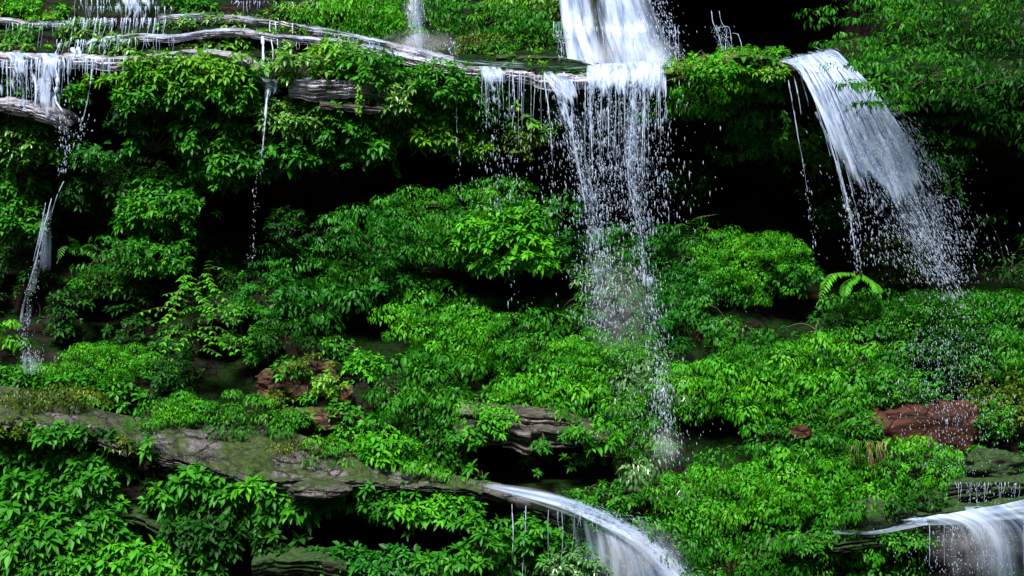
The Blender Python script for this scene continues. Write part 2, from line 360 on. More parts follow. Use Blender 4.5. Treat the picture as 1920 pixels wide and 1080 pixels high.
# ------------------------------------------------------------------ ledges
def ledge(name, label, line, yf, depth, thick, mat, rise=.12, rough=.10, seed=1, under=.5, cat='rock ledge', n=None, strata=3, back_line=None):
    """line: front top edge (photo px); yf: depth of that edge (number or list); depth: how far the top runs back;
    thick: height of the front face in m (number or list)"""
    L = np.array(line, float)
    yy = np.broadcast_to(np.asarray(yf, float), (len(L),)); tt = np.broadcast_to(np.asarray(thick, float), (len(L),))
    dd = np.broadcast_to(np.asarray(depth, float), (len(L),))
    tot = np.abs(np.diff(L[:, 0])).sum()+np.abs(np.diff(L[:, 1])).sum()
    n = n or int(max(24, tot/3.0))
    q = resample(np.column_stack([L, yy, tt, dd]), n)
    F = P(q[:, 0], q[:, 1], q[:, 2]); tk = q[:, 3]; dp = q[:, 4]
    u = np.arange(n)*.033
    wob = rough*2*fbm(u*1.1, u*0+seed, seed, 4)
    ntop = 34 if back_line else 16; nf = 4*strata+2
    rows = []
    from mathutils import noise as mn
    def plates(p, k=1.5):
        o_ = np.zeros(len(p))
        for m_, t_ in enumerate(p.tolist()):
            dd_, pp_ = mn.voronoi(Vector((t_[0]*k, t_[1]*k*1.6, seed*3.7)))
            e_ = min(1, (dd_[1]-dd_[0])*5)
            o_[m_] = (math.sin(pp_[0].x*37.1+pp_[0].y*91.7)*.5)*e_-(1-e_)*.55
        return o_
    brk = np.floor(u*1.4+fbm(u*.7, u*0+seed, seed+70, 2)*2); wob = wob+rough*2.0*(vnoise(brk*3.3, brk*0+seed, seed+71)-.5); zj = rough*.7*(vnoise(brk*5.1, brk*0+seed, seed+75)-.5)+rough*.5*fbm(u*3, u*0+seed, seed+76, 3); F = F+np.stack([0*u, 0*u, zj], -1)
    if back_line is not None:
        B = resample(np.column_stack([np.array(back_line, float)]), n)
        Bk = P(B[:, 0], B[:, 1], B[:, 2])
    for i in range(ntop):
        t = 1-i/(ntop-1)
        if back_line is None:
            p = F+np.stack([0*tk, dp*t, rise*dp*t], -1)
        else:
            p = F*(1-t)+Bk*t
        nn = fbm(u*1.3+3, np.full(n, t*dp.mean()*2+seed), seed+4, 4)
        n3 = fbm(u*4.2, np.full(n, t*dp.mean()*7+seed), seed+14, 4); crack = -np.clip(.05-np.abs(fbm(u*.8+t*1.3, np.full(n, t*2.2+seed), seed+6, 4)), 0, .05)*14
        p = p+np.stack([0*u, -wob*(1-t), rough*(.9*nn+.4*n3+.2*crack+.42*plates(p))*(1 if t < .95 else .3)], -1)
        rows.append(p)
    for i in range(1, nf+1):
        t = i/nf
        course = np.floor(t*strata-1e-6)
        jut = rough*1.6*fbm(u*.9+course*7.3, u*0+course*3.1+seed, seed+9, 3)+rough*.8*fbm(u*5, np.full(n, t*9.), seed+2, 3)
        edge = .35*rough*(1 if (i % 4) in (0,) else 0)
        p = F+np.stack([0*u, -wob+jut+edge+.25*tk*t*t, -tk*t*(1+.5*fbm(u*1.7, u*0+2.2, seed+33, 3))], -1)
        rows.append(p)
    last = rows[-1]
    for i in range(1, 4):
        rows.append(last+np.stack([0*u, dp*under*i/3, .05*i*tk], -1))
    V = np.stack(rows, 1)
    o = mesh_obj(name, V.reshape(-1, 3), grid_faces(n, V.shape[1]), 4, mat)
    tag(o, label, cat)
    return V
def boulder(name, label, px, py, rx, rz, y, mat, seed=1, rough=.18, flat=.6, cat='rock', tilt=0, strata=0.12):
    """a weathered block: rounded box with stepped courses, half sunk into the slope"""
    nu, nv = 110, 64
    u = np.linspace(0, 2*pi, nu); v = np.linspace(-pi/2, pi/2, nv)
    U, Vv = np.meshgrid(u, v, indexing='ij')
    e = .75
    sg = lambda c: np.sign(c)*np.abs(c)**e
    x = sg(np.cos(Vv))*sg(np.cos(U)); yv = sg(np.cos(Vv))*sg(np.sin(U)); z = sg(np.sin(Vv))
    c = P(px, py, y); sc = (y+DIST)/DIST/100.0
    X = x*rx*sc; Y = yv*max(rx, rz)*sc*flat; Z = z*rz*sc
    from mathutils import noise as mn
    q = np.stack([x*1.6+seed*5.1, yv*1.6, z*1.6], -1).reshape(-1, 3)
    cr = np.array([mn.hetero_terrain(Vector(t), .9, 2.1, 5, .6) for t in q.tolist()]).reshape(x.shape)
    vr = np.array([mn.voronoi(Vector((t[0]*1.2, t[1]*1.2, t[2]*2.4)))[0][0] for t in q.tolist()]).reshape(x.shape)
    hi_ = np.array([mn.fractal(Vector((t[0]*4, t[1]*4, t[2]*9)), .8, 2.2, 4) for t in q.tolist()]).reshape(x.shape)
    f = np.clip(.85+rough*1.0*(cr-.6)+rough*1.3*(vr-.3)+rough*.28*hi_, .5, 1.4)
    X, Y, Z = X*f, Y*f, Z*f
    ct, st = cos(tilt), sin(tilt)
    V = np.stack([X*ct-Z*st, Y, X*st+Z*ct], -1)+c
    o = mesh_obj(name, V.reshape(-1, 3), grid_faces(nu, nv), 4, mat)
    tag(o, label, cat)

G = 'thin wet rock ledges at the cliff top'
ledge('rock_ledge', 'topmost pale wet rock ledge along the left edge of the cliff', [(-160, 26), (0, 36), (60, 42), (140, 42), (210, 38)], 2.2, 1.2, 00.13, ROCK_WET_SHEEN, seed=2, rough=.06, strata=4)
ledge('rock_ledge', 'long pale wet ledge curving down from the upper left to the misty thin fall', [(300, 30), (390, 28), (480, 34), (560, 48), (640, 62), (700, 76), (770, 92), (850, 112)], [2.2, 2.2, 2.1, 2.0, 1.9, 1.7, 1.5, 1.2], 1.0, 0.14, ROCK_WET_SHEEN, seed=3, rough=.065, strata=3)
ledge('rock_ledge', 'second wet ledge below it, running from the cascade to the lip', [(195, 72), (260, 66), (330, 68), (400, 57), (450, 56), (510, 66), (580, 72), (640, 80), (710, 92), (770, 106), (840, 120)], [1.7, 1.6, 1.6, 1.5, 1.5, 1.4, 1.4, 1.3, 1.2, 1.0, .9], 1.0, 0.14, ROCK_WET_SHEEN, seed=4, rough=.065, strata=3)
ledge('rock_ledge', 'pale wet ledge arching over the crown of the big yellow-green hanging shrub', [(230, 110), (290, 102), (360, 98), (430, 105), (470, 122), (492, 150), (500, 176)], [.6, .5, .4, .35, .4, .5, .7], .9, 0.14, ROCK_WET_SHEEN, seed=5, rough=.065, strata=3)
ledge('rock_ledge', 'wet ledge at the left edge with the white cascade pouring over it', [(-160, 96), (0, 103), (80, 106), (160, 108), (240, 108)], [.6, .6, .6, .7, .8], 1.1, .22, ROCK_WET_SHEEN, seed=6, rough=.08)
ledge('rock_ledge', 'pale rounded slab under the left cascade at the left edge', [(-160, 184), (0, 192), (50, 200), (95, 214), (128, 234)], [.05, 0, 0, .1, .4], 1.0, .2, ROCK_WET_SHEEN, seed=8, rough=.07)
ledge('rock_ledge', 'wet stone lip of the central falls, pale and layered', [(745, 104), (800, 116), (860, 126), (930, 132), (1000, 138), (1060, 141), (1120, 136), (1180, 128), (1250, 126)], [.7, .6, .5, .4, .35, .3, .3, .35, .4], [1.6, 1.6, 1.8, 2, 2, 2, 2, 2, 2], [.14, .16, .2, .2, .22, .3, .3, .22, .16], ROCK_WET_SHEEN, seed=9, rough=.08)
ledge('rock_ledge', 'brown rock shelf between the central falls and the right-hand fall', [(1240, 134), (1300, 122), (1370, 112), (1440, 112), (1485, 122), (1510, 150)], [.3, .2, .1, .05, .05, .2], 1.6, .17, ROCK_BROWN, seed=10, rough=.14)
ledge('rock_ledge', 'pale striped rock band bared among the shrubs below the second ledge', [(540, 152), (590, 150), (640, 150), (690, 158), (760, 172)], [.25, .2, .2, .25, .4], .6, [.3, .36, .36, .3, .2], ROCK_WET_SHEEN, seed=12, rough=.07, strata=5)
ledge('rock_ledge', 'lower strip of the pale striped rock band', [(600, 192), (650, 196), (700, 200), (750, 206)], [.1, .1, .15, .3], .5, .13, ROCK_GREY, seed=13, rough=.07)
ledge('rock_ledge', 'mossy dark rock sill along the foot of the big upper fall', [(930, 108), (1000, 104), (1060, 108), (1110, 120)], [1.4, 1.4, 1.3, 1.0], .8, .16, ROCK_MOSS, seed=14, rough=.08)
# the long sloping slab
ledge('rock_slab', 'long grey mossy stone slab sloping down from the left edge to the lower fall', [(-220, 772), (0, 792), (120, 806), (250, 838), (330, 866), (420, 886), (540, 904), (680, 902), (800, 908), (900, 924), (985, 946), (1060, 974)],
      [-2.5, -2.5, -2.5, -2.5, -2.55, -2.6, -2.6, -2.6, -2.6, -2.7, -2.75, -2.9], 1.0,
      [.2, .18, .16, .14, .13, .13, .24, .12, .12, .14, .18, .18], ROCK_SLAB, seed=21, rough=.13, under=1.2, cat='rock slab',
      back_line=[(-220, 690, -1.5), (0, 722, -1.5), (110, 738, -1.5), (190, 768, -1.6), (290, 786, -1.6), (420, 794, -1.6), (540, 806, -1.6), (640, 846, -1.9), (760, 878, -2.2), (860, 894, -2.4), (960, 912, -2.5), (1060, 946, -2.6)])
ledge('rock_ledge', 'grey banded rock step above the black undercut beside the lower fall', [(850, 806), (900, 800), (960, 802), (1030, 806), (1100, 812), (1150, 830)], [-1.9, -2.0, -2.05, -2.05, -2.05, -2.0], .8, [.24, .36, .40, .36, .34, .2], ROCK_GREY, seed=22, rough=.17, under=1.1, strata=3)
ledge('rock_ledge', 'upper grey rock step half covered by lime green shrubs', [(860, 770), (930, 776), (1000, 782), (1080, 788)], [-1.6, -1.65, -1.65, -1.6], .6, .2, ROCK_GREY, seed=23, rough=.08)
ledge('rock_ledge', 'green mossy rock rim left of the bottom right fall', [(1440, 1034), (1500, 1022), (1570, 1014), (1650, 1004), (1720, 996), (1790, 1004)], [-3.4, -3.5, -3.5, -3.5, -3.5, -3.5], .5, [.2, .22, .2, .2, .2, .2], ROCK_MOSS, seed=24, rough=.09, under=1)
ledge('rock_ledge', 'dark wet step with water dripping over it at the right edge', [(1780, 908), (1840, 904), (1920, 902), (2060, 896)], [-2.9, -3.0, -3.0, -3.0], .4, .3, ROCK_MOSS, seed=25, rough=.12)
ledge('rock_ledge', 'rock brink the bottom right fall slides over', [(1720, 968), (1780, 958), (1850, 952), (1920, 948), (2060, 940)], [-3.5, -3.5, -3.5, -3.5, -3.5], .35, .3, ROCK_MOSS, seed=26, rough=.10)
ledge('rock_ledge', 'thin mossy branch-like ledge in the dark hollow at the lower left', [(190, 958), (250, 966), (300, 984), (335, 1010)], [-2.5, -2.6, -2.6, -2.5], .7, .16, ROCK_MOSS, seed=27, rough=.08)
ledge('rock_ledge', 'low grey ledge at the bottom edge left of centre', [(470, 1056), (540, 1050), (610, 1054), (650, 1064)], [-3.2, -3.3, -3.3, -3.2], .6, .3, ROCK_MOSS, seed=28, rough=.09)
boulder('boulder', 'round green mossy boulder beside the bottom right fall', 1640, 966, 58, 30, -3.25, ROCK_MOSS, seed=3, rough=.10)
boulder('boulder', 'reddish brown bare rock face behind the spray at the right', 1735, 804, 128, 58, -1.4, ROCK_RED, seed=5, rough=.10, flat=.3)
boulder('boulder', 'rusty brown bare rock patch left of the bright central shrub', 555, 716, 74, 36, -.25, ROCK_BROWN, seed=7, rough=.16, flat=.35, tilt=.15)
boulder('boulder', 'pale pinkish stone block right of the rusty rock patch', 636, 744, 28, 22, -.65, ROCK_BROWN, seed=9, rough=.12, flat=.6)
boulder('boulder', 'brown rock block under the rusty patch, above the slab', 600, 786, 70, 22, -1.0, ROCK_BROWN, seed=19, rough=.15, flat=.4)
boulder('boulder', 'small dark red rock among shrubs left of the reddish face', 1500, 812, 22, 14, -1.9, ROCK_RED, seed=11, rough=.14)
boulder('boulder', 'small wet grey stone under the hanging slab end', 600, 918, 60, 16, -2.7, ROCK_SLAB, seed=13, rough=.12)
boulder('boulder', 'dark round wet rock at the right edge above the dripping step', 1860, 870, 52, 30, -2.6, ROCK_MOSS, seed=15, rough=.12)
# ------------------------------------------------------------------ leaves
def leaves_mesh(base, d, nrm, L, W, droop, lv, big):
    """base,d,nrm: Nx3; L,W,droop,lv: N -> verts, tris, attr.  A folded lance-shaped leaf that bends down at its tip"""
    n = len(base); d = norm(d); nrm = norm(nrm-(nrm*d).sum(1, keepdims=True)*d); s = np.cross(d, nrm)
    def pt(t, side, h):
        return base+d*(t*L)[:, None]+s*(side*W)[:, None]+nrm*(h*W)[:, None]-np.array([0, 0, 1.])*(droop*L*t*t)[:, None]
    one = np.ones(n)
    if big:
        pts = [pt(0*one, 0*one, 0*one), pt(.27*one, -.42*one, .10*one), pt(.3*one, 0*one, -.06*one), pt(.27*one, .42*one, .10*one),
               pt(.62*one, -.38*one, .09*one), pt(.66*one, 0*one, -.06*one), pt(.62*one, .38*one, .09*one), pt(one, 0*one, 0*one)]
        T = np.array([[0, 2, 1], [0, 3, 2], [1, 2, 5], [1, 5, 4], [2, 3, 6], [2, 6, 5], [4, 5, 7], [5, 6, 7]])
    else:
        pts = [pt(0*one, 0*one, 0*one), pt(.40*one, -.5*one, .16*one), pt(.46*one, 0*one, -.06*one), pt(.40*one, .5*one, .16*one), pt(one, 0*one, 0*one)]
        T = np.array([[0, 2, 1], [0, 3, 2], [1, 2, 4], [2, 3, 4]])
    k = len(pts)
    V = np.stack(pts, 1).reshape(-1, 3)
    F = (T[None]+(np.arange(n)*k)[:, None, None]).reshape(-1, 3)
    return V, F, np.repeat(lv, k)

Z = np.array([0, 0, 1.0])
# kind: leaf length, width ratio, clump radius, leaves per clump, droop, big
KIND = {
    'R': dict(L=.185, w=.50, rc=.20, k=13, droop=.34, big=True,  mode='ros', gap=.82),
    'r': dict(L=.135, w=.50, rc=.17, k=12, droop=.32, big=True,  mode='ros', gap=.80),
    'l': dict(L=.105, w=.52, rc=.15, k=11, droop=.30, big=False, mode='ros', gap=.85),
    'm': dict(L=.082, w=.52, rc=.31, k=115, droop=.25, big=False, mode='dome', gap=.95),
    'd': dict(L=.062, w=.54, rc=.26, k=150, droop=.22, big=False, mode='dome', gap=.86),
    't': dict(L=.100, w=.44, rc=.25, k=46, droop=.18, big=False, mode='layer', gap=1.12),
}
def clump_leaves(rng, C, A, kd, sc=1.0):
    """leaves of every clump: C centres, A outward axes"""
    n = len(C); k = kd['k']; rc = kd['rc']*sc
    ax = norm(A); 
    ref = np.where(np.abs(ax[:, 2:3]) > .95, np.array([[1., 0, 0]]), np.array([[0, 0, 1.]]))
    u = norm(np.cross(ax, ref)); v = np.cross(ax, u)
    crad = rng.uniform(.55, 1.35, (n, 1)); lsz = rng.uniform(.72, 1.22, (n, 1))
    if kd['mode'] == 'ros':
        phi = (np.arange(k)*2.39996)[None]+rng.uniform(0, 6.28, (n, 1)); th = np.linspace(.35, 1.75, k)[None]+rng.normal(0, .16, (n, k))
        dr = ax[:, None]*np.cos(th)[..., None]+(u[:, None]*np.cos(phi)[..., None]+v[:, None]*np.sin(phi)[..., None])*np.sin(th)[..., None]
        base = C[:, None]+dr*.12*rc+ax[:, None]*rng.uniform(-.25, .1, (n, k, 1))*rc
        d = dr-Z*rng.uniform(.0, .6, (n, k, 1))
        nr = ax[:, None]*np.sin(th)[..., None]-0*dr+Z*.55+rng.normal(0, .22, (n, k, 3))
    else:
        phi = rng.uniform(0, 6.283, (n, k)); ct = 1-rng.uniform(0, 1, (n, k))**.9*1.12
        th = np.arccos(np.clip(ct, -1, 1))
        rad = u[:, None]*np.cos(phi)[..., None]+v[:, None]*np.sin(phi)[..., None]
        dr = ax[:, None]*np.cos(th)[..., None]+rad*np.sin(th)[..., None]
        flat = .32 if kd['mode'] == 'layer' else .62
        rr = rc*crad*(1 if kd['mode'] != 'layer' else 1.5)
        off = dr*rr[..., None]*rng.uniform(.72, 1.06, (n, k, 1))
        off[..., 2] *= flat
        base = C[:, None]+off
        tang = rad*np.cos(th)[..., None]-ax[:, None]*np.sin(th)[..., None]
        d = tang*.8+dr*.25-Z*rng.uniform(.0, .55, (n, k, 1))+rng.normal(0, .30, (n, k, 3))
        nr = dr+Z*.75+rng.normal(0, .32, (n, k, 3))
        base = base-norm(d)*kd['L']*.4*sc
    L = kd['L']*sc*lsz*rng.uniform(.6, 1.25, (n, k)); W = L*kd['w']*rng.uniform(.85, 1.15, (n, k))
    cl = rng.normal(0, .22, (n, 1))
    lv = np.clip(.45+cl+rng.normal(0, .16, (n, k)), 0, 1)
    lv = np.where(rng.random((n, k)) < .03, rng.uniform(.8, 1, (n, k)), lv)
    dro = kd['droop']*rng.uniform(.5, 1.4, (n, k))
    f = lambda a: a.reshape(-1, 3)
    return leaves_mesh(f(base), f(d), f(nr), L.ravel(), W.ravel(), dro.ravel(), lv.ravel(), kd['big'])
def poisson(rng, cand, r, nmax=2000):
    keep = np.zeros((0, 3))
    for p in cand:
        if len(keep) == 0 or ((keep-p)**2).sum(1).min() > r*r:
            keep = np.vstack([keep, p])
            if len(keep) >= nmax: break
    return keep
NLEAF = [0]
# dark hollows: leaves are cleared here so the shade comes out black
HOLLOW = [(200, 245, 48, 40), (470, 400, 80, 66), (800, 322, 84, 40), (970, 548, 104, 40), (680, 620, 44, 30), (1300, 365, 60, 75), (1462, 372, 118, 72),
          (1560, 440, 52, 54), (225, 605, 72, 38), (410, 690, 52, 40), (565, 425, 52, 42), (1350, 800, 52, 30), (1860, 370, 75, 95), (1840, 450, 84, 62),
          (1000, 872, 180, 15), (270, 912, 36, 46), (790, 1000, 90, 26), (590, 1002, 70, 22), (120, 952, 80, 14), (150, 440, 30, 40), (1125, 380, 62, 52),
          (1030, 330, 40, 50), (1215, 370, 50, 60), (300, 225, 30, 16), (620, 330, 60, 22), (60, 580, 30, 50), (1490, 590, 50, 20), (1000, 700, 20, 16), (470, 610, 26, 20), (900, 720, 26, 30), (640, 470, 20, 24)]
def hollow(px, py):
    h = np.zeros(np.shape(px))
    wx = px+30*fbm(np.asarray(px)/60., np.asarray(py)/50., 91, 3); wy = py+30*fbm(np.asarray(px)/60., np.asarray(py)/50., 92, 3)
    for cx, cy, rx, ry in HOLLOW: h = np.maximum(h, 1.25-((wx-cx)/rx)**2-((wy-cy)/ry)**2)
    return h > 0
def make_shrub(name, label, cat, px, py, rx, ry, kind, col, y=None, group=None, seed=0, crown='foliage', stem='stem', bulge=None, sc=1.0, back=False, dens=1.0):
    rng = np.random.default_rng(seed*7919+13)
    kd = dict(KIND[kind])
    yb = float(D0(px, py+ry*.3))+.25*fbm(px/90., py/90., 5, 2) if y is None else y
    if y is None:
        if kind in 'Rr' and py > 800 and px < 950: yb -= .75
        elif px < 1000 and 105 < py < 480: yb -= .45 if py < 215 else .8
    s = (yb+DIST)/DIST/100.0
    ax_, az = rx*s*1.04, ry*s*1.08
    ayy = bulge if bulge else float(np.clip(.75*min(ax_, az*1.3), .22, .95))
    c = P(px, py, yb-ayy*.35)
    root = empty(name, P(px, py+ry*.55, yb+.15)); tag(root, label, cat, group)
    sp = kd['rc']*sc*kd['gap']/math.sqrt(dens)
    n = int(5*(ax_*az+ayy*(ax_+az))*6/(sp*sp))+60
    dv = norm(rng.normal(0, 1, (n, 3)))
    if not back: dv = dv[dv[:, 1] < .45]
    # bumpy outline: the radius of the shrub changes with direction
    lump = 1.02+(.65 if kind in 'md' else .95)*fbm(dv[:, 0]*2.3+seed, dv[:, 2]*2.6+dv[:, 1]*1.8+seed*.7, seed+3, 4)
    rad = lump*np.where(rng.random(len(dv)) < .3, rng.uniform(.45, .8, len(dv)), rng.uniform(.78, 1.12, len(dv)))
    q = dv*rad[:, None]
    q[:, 2] = np.where(q[:, 2] < 0, q[:, 2]*.9, q[:, 2])
    cand = q*np.array([ax_, ayy, az])
    keep = poisson(rng, cand, sp)
    # a few gaps
    g = fbm(keep[:, 0]*2.2+seed, keep[:, 2]*2.6, seed+40, 3)
    keep = keep[g > -.17]
    if stem == 'stem' and not label.startswith('dim creeper') or name == 'tree':
        hp = px+keep[:, 0]/s; hq = py-keep[:, 2]/s
        k2 = keep[~hollow(hp, hq) | (rng.random(len(keep)) < .11)]
        if len(k2) > 2: keep = k2
    if len(keep) == 0: keep = cand[:1]
    A = norm(norm(keep/np.array([ax_, ayy, az]))*np.array([.45, .75, .25])+np.array([0, -.12, .85]))
    V, F, lv = clump_leaves(rng, c+keep, A, kd, sc)
    NLEAF[0] += len(F)
    mesh_obj(crown, V, F, 3, LEAF[col], root, attrs={'lv': lv})
    # stems from the foot to some of the clumps
    ns = min(len(keep), 9 if max(rx, ry) > 40 else 5)
    foot = np.array(root['_o'])
    paths = []; rr = []
    for i in rng.choice(len(keep), ns, replace=False):
        e = c+keep[i]*.96; m = foot*.5+e*.5+np.array([0, .05, .12])+rng.normal(0, .04, 3)
        paths.append(resample([foot+rng.normal(0, .03, 3), m, e], 7)); rr.append(np.linspace(.014, .005, 7)*(1+.6*max(ax_, az)))
    V, F = tubes(paths, rr, 4)
    mesh_obj(stem, V, F, 4, STEM, root)
    return root

